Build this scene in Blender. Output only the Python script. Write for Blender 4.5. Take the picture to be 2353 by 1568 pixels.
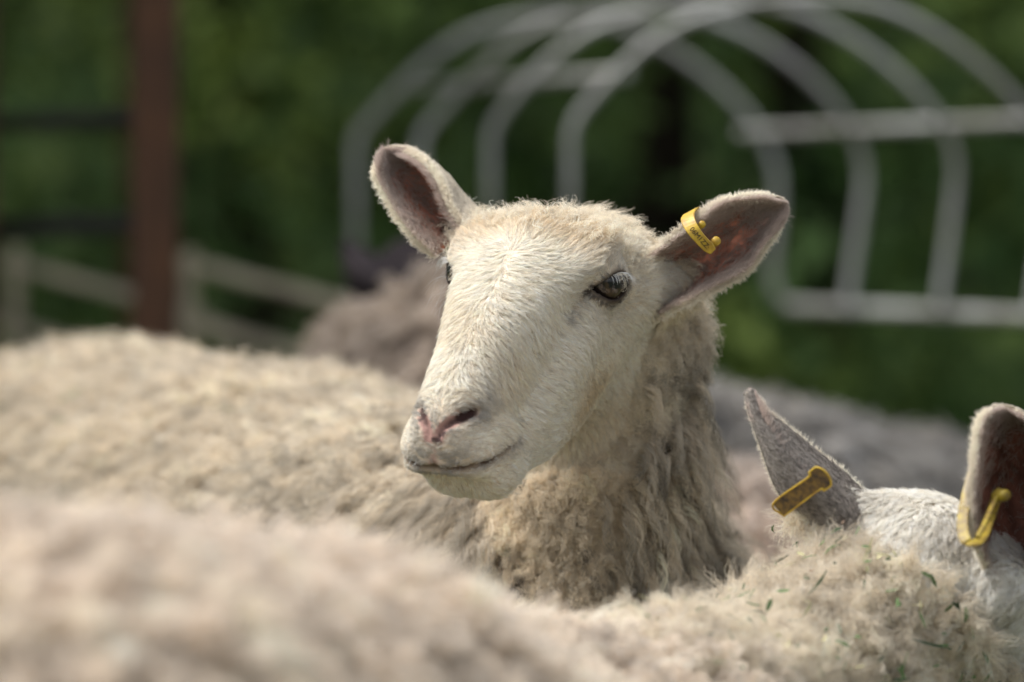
import bpy, bmesh, math
import numpy as np
from mathutils import Vector, Matrix

FUR = True
rng = np.random.default_rng(7)
sc = bpy.context.scene
for o in list(bpy.data.objects):
    bpy.data.objects.remove(o)

# ------------------------------------------------------------------ camera
CAM_Z = 0.80
cam = bpy.data.cameras.new('camera')
cam_o = bpy.data.objects.new('camera', cam)
sc.collection.objects.link(cam_o)
cam_o.location = (0, 0, CAM_Z)
cam_o.rotation_euler = (math.radians(90), 0, 0)
cam.lens = 180
cam.sensor_width = 36
cam.clip_start = 0.1
cam.clip_end = 1500
cam.dof.use_dof = True
cam.dof.focus_distance = 3.685
cam.dof.aperture_fstop = 3.7
sc.camera = cam_o

# ------------------------------------------------------------------ sky, sun, exposure
SUN_EL, SUN_AZ = 60.0, -88.0       # degrees; azimuth clockwise from +Y (negative = from the left)
w = bpy.data.worlds.new('World')
sc.world = w
w.use_nodes = True
nt = w.node_tree
bg = nt.nodes['Background']
sky = nt.nodes.new('ShaderNodeTexSky')
sky.sky_type = 'NISHITA'
sky.sun_disc = False
sky.sun_elevation = math.radians(SUN_EL)
sky.sun_rotation = math.radians(SUN_AZ)
sky.air_density = 1.2
sky.dust_density = 3.0
hs = nt.nodes.new('ShaderNodeHueSaturation')
hs.inputs['Saturation'].default_value = 0.22
nt.links.new(sky.outputs[0], hs.inputs['Color'])
nt.links.new(hs.outputs[0], bg.inputs['Color'])
bg.inputs['Strength'].default_value = 0.115

sun = bpy.data.lights.new('sun', 'SUN')
sun.energy = 2.1
sun.angle = math.radians(11)
sun.color = (1.0, 0.955, 0.88)
sun_o = bpy.data.objects.new('sun', sun)
sc.collection.objects.link(sun_o)
e, a_ = math.radians(SUN_EL), math.radians(SUN_AZ)
sdir = Vector((math.sin(a_) * math.cos(e), math.cos(a_) * math.cos(e), math.sin(e)))
sun_o.rotation_euler = sdir.to_track_quat('Z', 'Y').to_euler()
sun_o.location = sdir * 30

sc.view_settings.view_transform = 'Standard'
sc.view_settings.look = 'None'
sc.view_settings.gamma = 1
sc.view_settings.exposure = 0.95
sc.cycles.max_bounces = 8
sc.cycles.diffuse_bounces = 4
sc.cycles.transmission_bounces = 4
sc.cycles.transparent_max_bounces = 8
try:
    sc.cycles_curves.shape = 'RIBBONS'
    sc.cycles_curves.subdivisions = 2
except Exception:
    pass

# ------------------------------------------------------------------ helpers
KPX = 0.2 / 2353.0

def P(px, py, d):
    """point seen at pixel (px, py) of a 2353 wide frame, d metres down the axis"""
    return np.array([(px - 1176.5) * KPX * d, d, CAM_Z + (784 - py) * KPX * d])

def PP(lst):
    return np.array([P(*q) for q in lst])

def nrm(v):
    v = np.asarray(v, float)
    return v / np.maximum(np.linalg.norm(v, axis=-1, keepdims=True), 1e-9)

def smooth(a, b, x):
    t = np.clip((x - a) / (b - a), 0, 1)
    return t * t * (3 - 2 * t)

def hash3(i, j, k, seed=0):
    n = (i.astype(np.int64) * 73856093) ^ (j.astype(np.int64) * 19349663) ^ (k.astype(np.int64) * 83492791) ^ (seed * 2654435)
    n = (n ^ (n >> 13)) * 1274126177
    n = n ^ (n >> 16)
    return (n & 0xFFFFFF).astype(np.float64) / 0xFFFFFF

def noise3(p, scale=1.0, seed=0):
    q = np.asarray(p, float) * scale + 1000.0
    i = np.floor(q).astype(np.int64)
    f = q - i
    f = f * f * (3 - 2 * f)
    r = 0
    for dx in (0, 1):
        for dy in (0, 1):
            for dz in (0, 1):
                wgt = (f[..., 0] if dx else 1 - f[..., 0]) * (f[..., 1] if dy else 1 - f[..., 1]) * (f[..., 2] if dz else 1 - f[..., 2])
                r = r + wgt * hash3(i[..., 0] + dx, i[..., 1] + dy, i[..., 2] + dz, seed)
    return r

def catmull(pts, n):
    """resample a polyline of control points smoothly to n points"""
    pts = np.asarray(pts, float)
    m = len(pts)
    ext = np.vstack([2 * pts[0] - pts[1], pts, 2 * pts[-1] - pts[-2]])
    t = np.linspace(0, m - 1, n)
    i = np.minimum(t.astype(int), m - 2)
    f = (t - i)[:, None]
    p0, p1, p2, p3 = ext[i], ext[i + 1], ext[i + 2], ext[i + 3]
    return 0.5 * ((2 * p1) + (-p0 + p2) * f + (2 * p0 - 5 * p1 + 4 * p2 - p3) * f ** 2 + (-p0 + 3 * p1 - 3 * p2 + p3) * f ** 3)

def mesh_obj(name, verts, faces, mat=None, parent=None, smooth_shade=True, attrs=None):
    me = bpy.data.meshes.new(name)
    me.from_pydata([tuple(v) for v in verts], [], [tuple(int(i) for i in f) for f in faces])
    if smooth_shade:
        me.polygons.foreach_set('use_smooth', [True] * len(me.polygons))
    if attrs:
        for k, v in attrs.items():
            a = me.attributes.new(k, 'FLOAT_COLOR', 'POINT')
            c = np.ones((len(verts), 4), np.float32)
            c[:, :3] = v
            a.data.foreach_set('color', c.ravel())
    me.update()
    o = bpy.data.objects.new(name, me)
    sc.collection.objects.link(o)
    if mat:
        me.materials.append(mat)
    if parent:
        o.parent = parent
    return o

def empty(name, loc, label=None, cat=None, group=None):
    o = bpy.data.objects.new(name, None)
    sc.collection.objects.link(o)
    o.location = (0, 0, 0)
    o['_'] = 0
    del o['_']
    if label:
        o['label'] = label
    if cat:
        o['category'] = cat
    if group:
        o['group'] = group
    return o

def tag(o, label=None, cat=None, group=None, kind=None):
    if label: o['label'] = label
    if cat: o['category'] = cat
    if group: o['group'] = group
    if kind: o['kind'] = kind
    return o

def hair_obj(name, pts, rad, col, mat, parent=None, tip=None):
    """pts N,K,3; rad N,K; col N,3 -> one curves object"""
    N, K = pts.shape[:2]
    hc = bpy.data.hair_curves.new(name)
    hc.add_curves([K] * N)
    hc.attributes['position'].data.foreach_set('vector', np.ascontiguousarray(pts, np.float32).ravel())
    ra = hc.attributes.get('radius') or hc.attributes.new('radius', 'FLOAT', 'POINT')
    ra.data.foreach_set('value', np.ascontiguousarray(rad, np.float32).ravel())
    if tip is None:
        ca = hc.attributes.new('strand_color', 'FLOAT_COLOR', 'CURVE')
        c = np.ones((N, 4), np.float32)
        c[:, :3] = np.clip(col, 0.003, 0.95)
    else:                                   # grimy tips: tip = colour factor at the strand's end, N or N,3
        ca = hc.attributes.new('strand_color', 'FLOAT_COLOR', 'POINT')
        c = np.ones((N, K, 4), np.float32)
        tp = np.asarray(tip, float); tp = tp[:, None] if tp.ndim == 1 else tp
        sx = smooth(0.45, 1.0, np.linspace(0, 1, K))[None, :, None]
        c[..., :3] = np.clip(col[:, None] * (1 - sx + sx * tp[:, None]), 0.003, 0.95)
    ca.data.foreach_set('color', c.ravel())
    hc.materials.append(mat)
    o = bpy.data.objects.new(name, hc)
    sc.collection.objects.link(o)
    if parent:
        o.parent = parent
    o['kind'] = 'stuff'
    return o

# ---- materials
def new_mat(name):
    m = bpy.data.materials.new(name)
    m.use_nodes = True
    return m, m.node_tree.nodes, m.node_tree.links, m.node_tree.nodes['Principled BSDF']

def plain(name, col, rough=0.6, metal=0.0, noise=0.0, nscale=30, bump=0.0, col2=None, spec=0.5, detail=4):
    m, N, L, b = new_mat(name)
    b.inputs['Base Color'].default_value = (*col, 1)
    b.inputs['Roughness'].default_value = rough
    b.inputs['Metallic'].default_value = metal
    b.inputs['Specular IOR Level'].default_value = spec
    if noise or bump or col2:
        tc = N.new('ShaderNodeTexCoord')
        nz = N.new('ShaderNodeTexNoise')
        nz.inputs['Scale'].default_value = nscale
        nz.inputs['Detail'].default_value = detail
        L.new(tc.outputs['Object'], nz.inputs['Vector'])
        if col2 or noise:
            c2 = col2 or tuple(c * (1 - noise) for c in col)
            r = N.new('ShaderNodeValToRGB')
            r.color_ramp.elements[0].position = 0.35
            r.color_ramp.elements[1].position = 0.65
            r.color_ramp.elements[0].color = (*c2, 1)
            r.color_ramp.elements[1].color = (*col, 1)
            L.new(nz.outputs['Fac'], r.inputs['Fac'])
            L.new(r.outputs['Color'], b.inputs['Base Color'])
        if bump:
            bp = N.new('ShaderNodeBump')
            bp.inputs['Strength'].default_value = bump
            bp.inputs['Distance'].default_value = 0.01
            L.new(nz.outputs['Fac'], bp.inputs['Height'])
            L.new(bp.outputs['Normal'], b.inputs['Normal'])
    return m

def hair_mat(name, trans=0.3, gloss=0.06, rough=0.45):
    m = bpy.data.materials.new(name)
    m.use_nodes = True
    N, L = m.node_tree.nodes, m.node_tree.links
    N.clear()
    out = N.new('ShaderNodeOutputMaterial')
    at = N.new('ShaderNodeAttribute')
    at.attribute_name = 'strand_color'
    d = N.new('ShaderNodeBsdfDiffuse')
    t = N.new('ShaderNodeBsdfTranslucent')
    g = N.new('ShaderNodeBsdfGlossy')
    g.inputs['Roughness'].default_value = rough
    L.new(at.outputs['Color'], d.inputs['Color'])
    L.new(at.outputs['Color'], t.inputs['Color'])
    m1 = N.new('ShaderNodeMixShader'); m1.inputs[0].default_value = trans
    m2 = N.new('ShaderNodeMixShader'); m2.inputs[0].default_value = gloss
    L.new(d.outputs[0], m1.inputs[1]); L.new(t.outputs[0], m1.inputs[2])
    L.new(m1.outputs[0], m2.inputs[1]); L.new(g.outputs[0], m2.inputs[2])
    L.new(m2.outputs[0], out.inputs['Surface'])
    return m

def attr_mat(name, attr='skin_color', rough=0.75, bump=0.3, bscale=220, spec=0.25):
    m, N, L, b = new_mat(name)
    at = N.new('ShaderNodeAttribute'); at.attribute_name = attr
    L.new(at.outputs['Color'], b.inputs['Base Color'])
    b.inputs['Roughness'].default_value = rough
    b.inputs['Specular IOR Level'].default_value = spec
    tc = N.new('ShaderNodeTexCoord')
    nz = N.new('ShaderNodeTexNoise'); nz.inputs['Scale'].default_value = bscale; nz.inputs['Detail'].default_value = 5
    L.new(tc.outputs['Object'], nz.inputs['Vector'])
    bp = N.new('ShaderNodeBump'); bp.inputs['Strength'].default_value = bump; bp.inputs['Distance'].default_value = 0.004
    L.new(nz.outputs['Fac'], bp.inputs['Height']); L.new(bp.outputs['Normal'], b.inputs['Normal'])
    return m

M_hair = hair_mat('fur_strands')
M_wool = hair_mat('wool_strands', trans=0.35, gloss=0.02)
M_skin = attr_mat('sheep_skin')
M_far_skin = attr_mat('sheep_skin_matte', rough=1.0, spec=0.0)
M_old_yellow = plain('aged_yellow_plastic', (0.34, 0.25, 0.02), 0.5, col2=(0.16, 0.10, 0.02), nscale=160, detail=7)
M_yellow = plain('yellow_plastic', (0.60, 0.41, 0.03), 0.42, col2=(0.36, 0.21, 0.03), nscale=130, detail=9)
M_dirty = plain('dirty_plastic', (0.045, 0.030, 0.020), 0.7, col2=(0.20, 0.12, 0.03), nscale=210, detail=8, bump=0.2)
M_ink = plain('black_ink', (0.03, 0.02, 0.01), 0.6)

# generic geometry
def tube(path, rad, seg=10, closed_ends=True):
    path = np.asarray(path, float)
    n = len(path)
    rad = np.broadcast_to(rad, (n,))
    tan = nrm(np.gradient(path, axis=0))
    ref = np.array([0, 0, 1.0]) if abs(tan[0][2]) < 0.9 else np.array([1.0, 0, 0])
    verts, faces = [], []
    nprev = nrm(np.cross(tan[0], ref))
    for i in range(n):
        nn = nprev - tan[i] * np.dot(nprev, tan[i])
        nn = nrm(nn); nprev = nn
        bb = np.cross(tan[i], nn)
        for k in range(seg):
            a = 2 * math.pi * k / seg
            verts.append(path[i] + rad[i] * (math.cos(a) * nn + math.sin(a) * bb))
    for i in range(n - 1):
        for k in range(seg):
            k2 = (k + 1) % seg
            faces.append((i * seg + k, i * seg + k2, (i + 1) * seg + k2, (i + 1) * seg + k))
    if closed_ends:
        faces.append(tuple(reversed(range(seg))))
        faces.append(tuple((n - 1) * seg + k for k in range(seg)))
    return verts, faces

def box_between(p0, p1, wdt, hgt, up=(0, 0, 1), bev=0.006):
    """timber of rectangular section from p0 to p1 with chamfered long edges"""
    p0, p1 = np.asarray(p0, float), np.asarray(p1, float)
    ax = nrm(p1 - p0)
    s = nrm(np.cross(ax, np.asarray(up, float)))
    u = np.cross(s, ax)
    a, b = wdt / 2, hgt / 2
    prof = [(a - bev, b), (a, b - bev), (a, -b + bev), (a - bev, -b), (-a + bev, -b), (-a, -b + bev), (-a, b - bev), (-a + bev, b)]
    v, f = [], []
    L = np.linalg.norm(p1 - p0)
    ts = np.linspace(0, 1, 7)
    for t in ts:
        wob = 0.004 * (noise3(np.array([t * 3, p0[0], p0[2]]), 2.0) - 0.5)
        for x, y in prof:
            v.append(p0 + (p1 - p0) * t + s * (x + wob) + u * (y + wob))
    m = len(prof)
    for i in range(len(ts) - 1):
        for k in range(m):
            f.append((i * m + k, i * m + (k + 1) % m, (i + 1) * m + (k + 1) % m, (i + 1) * m + k))
    f.append(tuple(reversed(range(m)))); f.append(tuple((len(ts) - 1) * m + k for k in range(m)))
    return v, f

# ------------------------------------------------------------------ surface from a distance field
def surface_nets(xs, ys, zs, D):
    nx, ny, nz = D.shape
    s = D < 0
    c = s[:-1, :-1, :-1].astype(np.int8)
    cnt = np.zeros((nx - 1, ny - 1, nz - 1), np.int8)
    for dx in (0, 1):
        for dy in (0, 1):
            for dz in (0, 1):
                cnt += s[dx:nx - 1 + dx, dy:ny - 1 + dy, dz:nz - 1 + dz]
    act = (cnt > 0) & (cnt < 8)
    I, J, Kk = np.nonzero(act)
    acc = np.zeros((len(I), 3)); num = np.zeros(len(I))
    corners = [(dx, dy, dz) for dx in (0, 1) for dy in (0, 1) for dz in (0, 1)]
    for a in range(8):
        for b in range(a + 1, 8):
            ca, cb = corners[a], corners[b]
            if sum(abs(ca[q] - cb[q]) for q in range(3)) != 1:
                continue
            da = D[I + ca[0], J + ca[1], Kk + ca[2]].astype(float)
            db = D[I + cb[0], J + cb[1], Kk + cb[2]].astype(float)
            m = (da < 0) != (db < 0)
            t = np.where(m, da / np.where(m, da - db, 1), 0)
            pa = np.stack([xs[I + ca[0]], ys[J + ca[1]], zs[Kk + ca[2]]], 1)
            pb = np.stack([xs[I + cb[0]], ys[J + cb[1]], zs[Kk + cb[2]]], 1)
            acc += np.where(m[:, None], pa + (pb - pa) * t[:, None], 0)
            num += m
    V = acc / num[:, None]
    idx = -np.ones(act.shape, np.int64)
    idx[I, J, Kk] = np.arange(len(I))
    F = []
    # x edges
    for ax in range(3):
        if ax == 0:
            e0, e1 = s[:-1, 1:-1, 1:-1], s[1:, 1:-1, 1:-1]
            ii, jj, kk = np.nonzero(e0 != e1); jj = jj + 1; kk = kk + 1
            q = [idx[ii, jj - 1, kk - 1], idx[ii, jj, kk - 1], idx[ii, jj, kk], idx[ii, jj - 1, kk]]
            flip = ~s[ii, jj, kk]
        elif ax == 1:
            e0, e1 = s[1:-1, :-1, 1:-1], s[1:-1, 1:, 1:-1]
            ii, jj, kk = np.nonzero(e0 != e1); ii = ii + 1; kk = kk + 1
            q = [idx[ii - 1, jj, kk - 1], idx[ii - 1, jj, kk], idx[ii, jj, kk], idx[ii, jj, kk - 1]]
            flip = ~s[ii, jj, kk]
        else:
            e0, e1 = s[1:-1, 1:-1, :-1], s[1:-1, 1:-1, 1:]
            ii, jj, kk = np.nonzero(e0 != e1); ii = ii + 1; jj = jj + 1
            q = [idx[ii - 1, jj - 1, kk], idx[ii, jj - 1, kk], idx[ii, jj, kk], idx[ii - 1, jj, kk]]
            flip = ~s[ii, jj, kk]
        Q = np.stack(q, 1)
        Q[flip] = Q[flip][:, ::-1]
        F.append(Q)
    return V, np.vstack(F)

def smin(a, b, k):
    h = np.clip(0.5 + 0.5 * (b - a) / k, 0, 1)
    return b * (1 - h) + a * h - k * h * (1 - h)

def smax(a, b, k):
    return -smin(-a, -b, k)

def rcone(p, a, b, ra, rb):
    a, b = np.asarray(a, np.float32), np.asarray(b, np.float32)
    ba = b - a
    h = np.clip(((p - a) @ ba) / (ba @ ba), 0, 1)
    d = p - a - h[..., None] * ba
    return np.sqrt((d * d).sum(-1)) - (ra + (rb - ra) * h)

def chain(p, pts, rads, k):
    d = None
    for i in range(len(pts) - 1):
        di = rcone(p, pts[i], pts[i + 1], rads[i], rads[i + 1])
        d = di if d is None else smin(d, di, k)
    return d

def ellipsoid(p, c, r):
    q = (p - np.asarray(c, np.float32)) / np.asarray(r, np.float32)
    l = np.sqrt((q * q).sum(-1))
    return (l - 1) * min(r)

def axis_grid(lo, hi, coarse, fine_lo=None, fine_hi=None, fine=None):
    if fine is None:
        return np.linspace(lo, hi, int((hi - lo) / coarse) + 2)
    out = [fine_lo]
    while out[-1] < fine_hi:
        out.append(out[-1] + fine)
    st = fine
    while out[-1] < hi:
        st = min(coarse, st * 1.15)
        out.append(out[-1] + st)
    left = [fine_lo]
    st = fine
    while left[-1] > lo:
        st = min(coarse, st * 1.15)
        left.append(left[-1] - st)
    return np.array(left[::-1][:-1] + out)

def build_field(fn, xs, ys, zs):
    D = np.empty((len(xs), len(ys), len(zs)), np.float32)
    Y, Z = np.meshgrid(ys, zs, indexing='ij')
    for i0 in range(0, len(xs), 12):
        xx = xs[i0:i0 + 12]
        p = np.empty((len(xx), len(ys), len(zs), 3), np.float32)
        p[..., 0] = xx[:, None, None]; p[..., 1] = Y; p[..., 2] = Z
        D[i0:i0 + 12] = fn(p)
    return D

def project(fn, V, steps=2, eps=4e-4):
    V = V.astype(np.float64)
    for _ in range(steps):
        d = fn(V)
        g = np.stack([(fn(V + np.eye(3)[k] * eps) - fn(V - np.eye(3)[k] * eps)) / (2 * eps) for k in range(3)], 1)
        l2 = np.maximum((g * g).sum(1), 0.05)
        step = (d / l2)[:, None] * g
        ln = np.linalg.norm(step, axis=1, keepdims=True)
        step *= np.minimum(1, 0.003 / np.maximum(ln, 1e-9))
        V = V - step
    return V

def vert_normals(V, F):
    n = np.zeros_like(V)
    fn = np.cross(V[F[:, 2]] - V[F[:, 0]], V[F[:, 3]] - V[F[:, 1]])
    for k in range(4):
        np.add.at(n, F[:, k], fn)
    return nrm(n)

def sample_quads(V, F, Nn, count, weight=None):
    """area weighted points on quads; returns pos, normal, face"""
    fa = np.linalg.norm(np.cross(V[F[:, 2]] - V[F[:, 0]], V[F[:, 3]] - V[F[:, 1]]), axis=1) / 2
    wg = fa if weight is None else fa * weight
    cs = np.cumsum(wg)
    fi = np.searchsorted(cs, rng.random(count) * cs[-1])
    fi = np.minimum(fi, len(F) - 1)
    u, v = rng.random(count)[:, None], rng.random(count)[:, None]
    q = F[fi]
    def il(A):
        return (A[q[:, 0]] * (1 - u) + A[q[:, 1]] * u) * (1 - v) + (A[q[:, 3]] * (1 - u) + A[q[:, 2]] * u) * v
    return il(V), nrm(il(Nn)), fi

def perp(n):
    r = np.where(np.abs(n[:, 2:3]) < 0.9, np.array([[0, 0, 1.0]]), np.array([[1.0, 0, 0]]))
    return nrm(np.cross(n, r))

def locks(c, n, flow, M, R, L, lift=0.5, endlift=0.1, K=7, clump=0.7, curl=0.0, turns=2.0, fine=0.0, fturns=4.0,
          grav=0.0, lvar=0.3, cpow=1.0, wander=0.0):
    """M strands round each centre c: one tapering, curling lock each. flow = tangent direction. arrays per lock allowed"""
    C = len(c)
    def col(x): return np.broadcast_to(np.asarray(x, float), (C,))
    R, L, lift, endlift, curl, turns, grav = map(col, (R, L, lift, endlift, curl, turns, grav))
    flow = nrm(flow - n * (flow * n).sum(1, keepdims=True))
    side = np.cross(n, flow)
    if wander:
        ang = rng.normal(0, wander, C)[:, None]
        flow, side = flow * np.cos(ang) + side * np.sin(ang), -flow * np.sin(ang) + side * np.cos(ang)
    d0 = nrm(n * lift[:, None] + flow * (1 - lift)[:, None])
    d1 = nrm(n * endlift[:, None] + flow * (1 - endlift)[:, None]) + np.array([0, 0, -1.0]) * grav[:, None]
    s = np.linspace(0, 1, K)
    Lc = (L * (1 + rng.normal(0, lvar, C) * 0.6).clip(0.35, 1.8))
    Ls = Lc[:, None] * (1 + rng.uniform(-lvar, lvar, (C, M)))                       # C,M
    ph = rng.random((C, 1)) * 6.283
    r = np.sqrt(rng.random((C, M))) * R[:, None]
    th = rng.random((C, M)) * 6.283
    off = (r * np.cos(th))[..., None] * flow[:, None] + (r * np.sin(th))[..., None] * side[:, None]   # C,M,3
    S = s[None, None, :, None]
    axis = Ls[..., None, None] * (d0[:, None, None] * S + (d1 - d0)[:, None, None] * (S ** 2) / 2)
    pts = c[:, None, None] + axis + off[:, :, None] * (1 - clump * S ** cpow)
    b1 = nrm(np.cross(d0, side)); b2 = side
    if np.any(curl > 0):
        ang = ph[:, :, None] + s[None, None] * (turns[:, None, None] * 6.283) * (1 + 0.15 * rng.normal(size=(C, M, 1)))
        amp = curl[:, None, None] * np.minimum(1, s * 3)[None, None]
        pts = pts + (amp * np.cos(ang))[..., None] * b1[:, None, None] + (amp * np.sin(ang))[..., None] * b2[:, None, None]
    if fine > 0:
        ph2 = rng.random((C, M, 1)) * 6.283
        ang = ph2 + s[None, None] * fturns * 6.283 * (1 + 0.4 * rng.normal(size=(C, M, 1)))
        amp = fine * np.minimum(1, s * 2)[None, None] * rng.uniform(0.4, 1.6, (C, M, 1))
        pts = pts + (amp * np.cos(ang))[..., None] * b1[:, None, None] + (amp * np.sin(ang))[..., None] * b2[:, None, None]
    return pts.reshape(C * M, K, 3)

def radii(N, K, r0, tip=0.35, var=0.25):
    s = np.linspace(0, 1, K)
    return r0 * (1 - (1 - tip) * s ** 1.5)[None] * (1 + rng.uniform(-var, var, (N, 1)))

def colors(C, M, base, lockvar=0.1, var=0.08, warm=0.03):
    base = np.broadcast_to(np.asarray(base, float), (C, 3))
    lv = 1 + rng.normal(0, lockvar, (C, 1, 1))
    sv = 1 + rng.normal(0, var, (C, M, 1))
    wv = rng.normal(0, warm, (C, M, 1)) * np.array([1.0, 0.2, -1.0])
    return (base[:, None] * lv * sv * (1 + wv)).reshape(C * M, 3)
# ================================================================== SETTING
# ground
M_ground = plain('pasture_soil', (0.075, 0.07, 0.04), 0.95, col2=(0.035, 0.05, 0.0085), nscale=2.5, bump=0.5, detail=8)
gx = np.array([-900, -60, -20, -10, -6, -3, -1, 1, 3, 6, 10, 20, 60, 900.0])
gy = np.array([-300, -20, -5, 0, 2, 4, 6, 8, 12, 16, 30, 80, 1200.0])
gv = [(x, y, 0.03 * math.sin(x * 1.3 + y) if abs(x) < 15 and -3 < y < 14 else 0) for y in gy for x in gx]
nxg = len(gx)
gf = [(j * nxg + i, j * nxg + i + 1, (j + 1) * nxg + i + 1, (j + 1) * nxg + i) for j in range(len(gy) - 1) for i in range(nxg - 1)]
tag(mesh_obj('ground', gv, gf, M_ground), kind='structure')

# wooded slope behind everything
M_hill = plain('wooded_slope', (0.020, 0.034, 0.013), 0.95, col2=(0.008, 0.014, 0.006), nscale=1.2, bump=0.6, detail=8, spec=0.0)
hx = np.linspace(-60, 60, 61)
hy = np.linspace(0, 1, 12)
hv, hf = [], []
for j, t in enumerate(hy):
    for x in hx:
        q = np.array([x, t * 10, 0.0])
        hv.append((x, 17 + 30 * t + 3 * noise3(q, 0.2, 3), -0.3 + 16 * t ** 0.6 + 2.5 * (noise3(q, 0.4, 5) - 0.5) * (t > 0)))
for j in range(len(hy) - 1):
    for i in range(60):
        a = j * 61 + i
        hf.append((a, a + 1, a + 62, a + 61))
tag(mesh_obj('hill', hv, hf, M_hill), kind='structure')

# forest edge: leaves on twigs, one mass
def leaf_mat():
    m, N, L, b = new_mat('leaf_green')
    at = N.new('ShaderNodeAttribute'); at.attribute_name = 'leaf_color'
    L.new(at.outputs['Color'], b.inputs['Base Color'])
    b.inputs['Roughness'].default_value = 0.55
    b.inputs['Specular IOR Level'].default_value = 0.12
    t = N.new('ShaderNodeBsdfTranslucent')
    L.new(at.outputs['Color'], t.inputs['Color'])
    mx = N.new('ShaderNodeMixShader'); mx.inputs[0].default_value = 0.3
    L.new(b.outputs[0], mx.inputs[1]); L.new(t.outputs[0], mx.inputs[2])
    L.new(mx.outputs[0], N['Material Output'].inputs['Surface'])
    return m

def make_forest():
    nc = 820
    cen = np.stack([rng.uniform(-5.2, 5.2, nc), 9.4 + 3.8 * rng.random(nc) ** 1.2, rng.uniform(0.1, 4.6, nc)], 1)
    # leave pockets of shade between the boughs
    keep = noise3(cen, 1.5, 11) + 0.06 * (cen[:, 1] > 11) > 0.48
    cen = cen[keep]
    back = np.stack([rng.uniform(-8, 8, 260), rng.uniform(13.2, 15.5, 260), rng.uniform(0.1, 8, 260)], 1)
    V, F, Cc = [], [], []
    for group, per, rad, ls in ((cen, 110, 0.34, 0.085), (back, 70, 0.75, 0.17)):
        n = len(group)
        r = rng.normal(size=(n, per, 3)); r = nrm(r) * (rng.random((n, per, 1)) ** 0.45)
        scl = rad * rng.uniform(0.6, 1.35, (n, 1, 1)) * np.array([1.25, 1.0, 0.75])
        p = (group[:, None] + r * scl).reshape(-1, 3)
        m = len(p)
        d = nrm(rng.normal(size=(m, 3)) + np.array([0, -0.3, -0.5]))
        up = nrm(rng.normal(size=(m, 3)) * 0.8 + np.array([0, -0.35, 0.9]))
        s = nrm(np.cross(d, up))
        L_ = ls * rng.uniform(0.6, 1.4, (m, 1)); W_ = L_ * 0.3
        fold = np.cross(s, d) * W_ * 0.35
        a0 = p; a1 = p + d * L_ * 0.45 + s * W_ + fold; a2 = p + d * L_; a3 = p + d * L_ * 0.45 - s * W_ + fold
        base = sum(len(v) for v in V)
        V.append(np.stack([a0, a1, a2, a3], 1).reshape(-1, 3))
        ids = np.arange(m)[:, None] * 4 + base
        F.append(np.concatenate([ids + np.array([[0, 1, 2]]), ids + np.array([[0, 2, 3]])]))
        tint = np.repeat(noise3(group * 1.0, 1.6, 21) * 0.65 + rng.random(n) * 0.35, per)
        c = np.stack([0.026 + 0.27 * tint ** 2.4, 0.068 + 0.32 * tint ** 2.4, 0.022 + 0.07 * tint ** 2.4], 1) * rng.uniform(0.75, 1.25, (m, 1))
        Cc.append(np.repeat(c, 4, axis=0))
    # boughs
    nleaf_f = sum(len(f) for f in F)
    bv, bf = [], []
    for k in range(16):
        x0 = -5 + 10 * k / 15 + rng.uniform(-0.3, 0.3); y0 = rng.uniform(12.3, 13.2)
        path = [np.array([x0, y0, -0.1])]
        for j in range(6):
            path.append(path[-1] + np.array([rng.normal(0, 0.1), rng.normal(0, 0.08), 0.95]))
        tv, tf = tube(catmull(path, 14), np.linspace(0.09, 0.03, 14), 8)
        off = len(bv); bv += list(tv); bf += [tuple(i + off for i in f) for f in tf]
        for q in range(7):
            st = path[1 + q % 5]
            en = st + np.array([rng.normal(0, 0.7), rng.normal(-0.5, 0.5), rng.uniform(0.1, 0.7)])
            tv, tf = tube(catmull([st, (st + en) / 2 + rng.normal(0, 0.06, 3), en], 6), np.linspace(0.03, 0.008, 6), 5)
            off = len(bv); bv += list(tv); bf += [tuple(i + off for i in f) for f in tf]
    Vl = np.vstack(V); off = len(Vl)
    Vall = np.vstack([Vl, np.array(bv)])
    faces = [tuple(f) for f in np.vstack(F)] + [tuple(i + off for i in f) for f in bf]
    col = np.vstack(Cc + [np.full((len(bv), 3), 0.03)])
    o = mesh_obj('forest', Vall, faces, leaf_mat(), attrs={'leaf_color': col}, smooth_shade=False)
    o.data.materials.append(plain('bark', (0.03, 0.025, 0.018), 0.9, noise=0.5, nscale=20, bump=0.5, spec=0.05))
    mi = np.zeros(len(faces), np.int32); mi[nleaf_f:] = 1
    o.data.polygons.foreach_set('material_index', mi)
    tag(o, 'mass of dense green broadleaf trees behind the pen', 'forest', kind='stuff')
make_forest()

# timber frame on the far left: reddish posts, black boards
M_redwood = plain('red_brown_timber', (0.085, 0.034, 0.012), 0.8, col2=(0.036, 0.015, 0.006), nscale=9, bump=0.3, detail=8)
M_tar = plain('tarred_board', (0.012, 0.011, 0.010), 0.85, noise=0.4, nscale=12, bump=0.2)
shed = empty('timber_frame', (0, 0, 0), 'reddish brown timber frame with black boards beside the rail fence', 'timber frame')
for px, d in ((357, 6.3), (-66, 6.45)):
    b = P(px, 784, d); wd = 100 * KPX * d
    v, f = box_between((b[0], d, -0.05), (b[0], d, 2.6), wd, wd, up=(0, 1, 0))
    mesh_obj('post', v, f, M_redwood, shed, False)
for py, hpx in ((278, 40), (520, 46)):
    a = P(-60, py + 10, 6.52); b = P(340, py - 8, 6.40)
    v, f = box_between(a, b, 0.035, hpx * KPX * 6.4)
    mesh_obj('board', v, f, M_tar, shed, False)
a = P(-60, -420, 6.46); b = P(400, -420, 6.30)
v, f = box_between(a, b, 0.09, 0.10); mesh_obj('beam', v, f, M_redwood, shed, False)
M_sheet = plain('shade_roof_sheet', (0.06, 0.06, 0.062), 0.7, noise=0.3, nscale=5)
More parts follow.
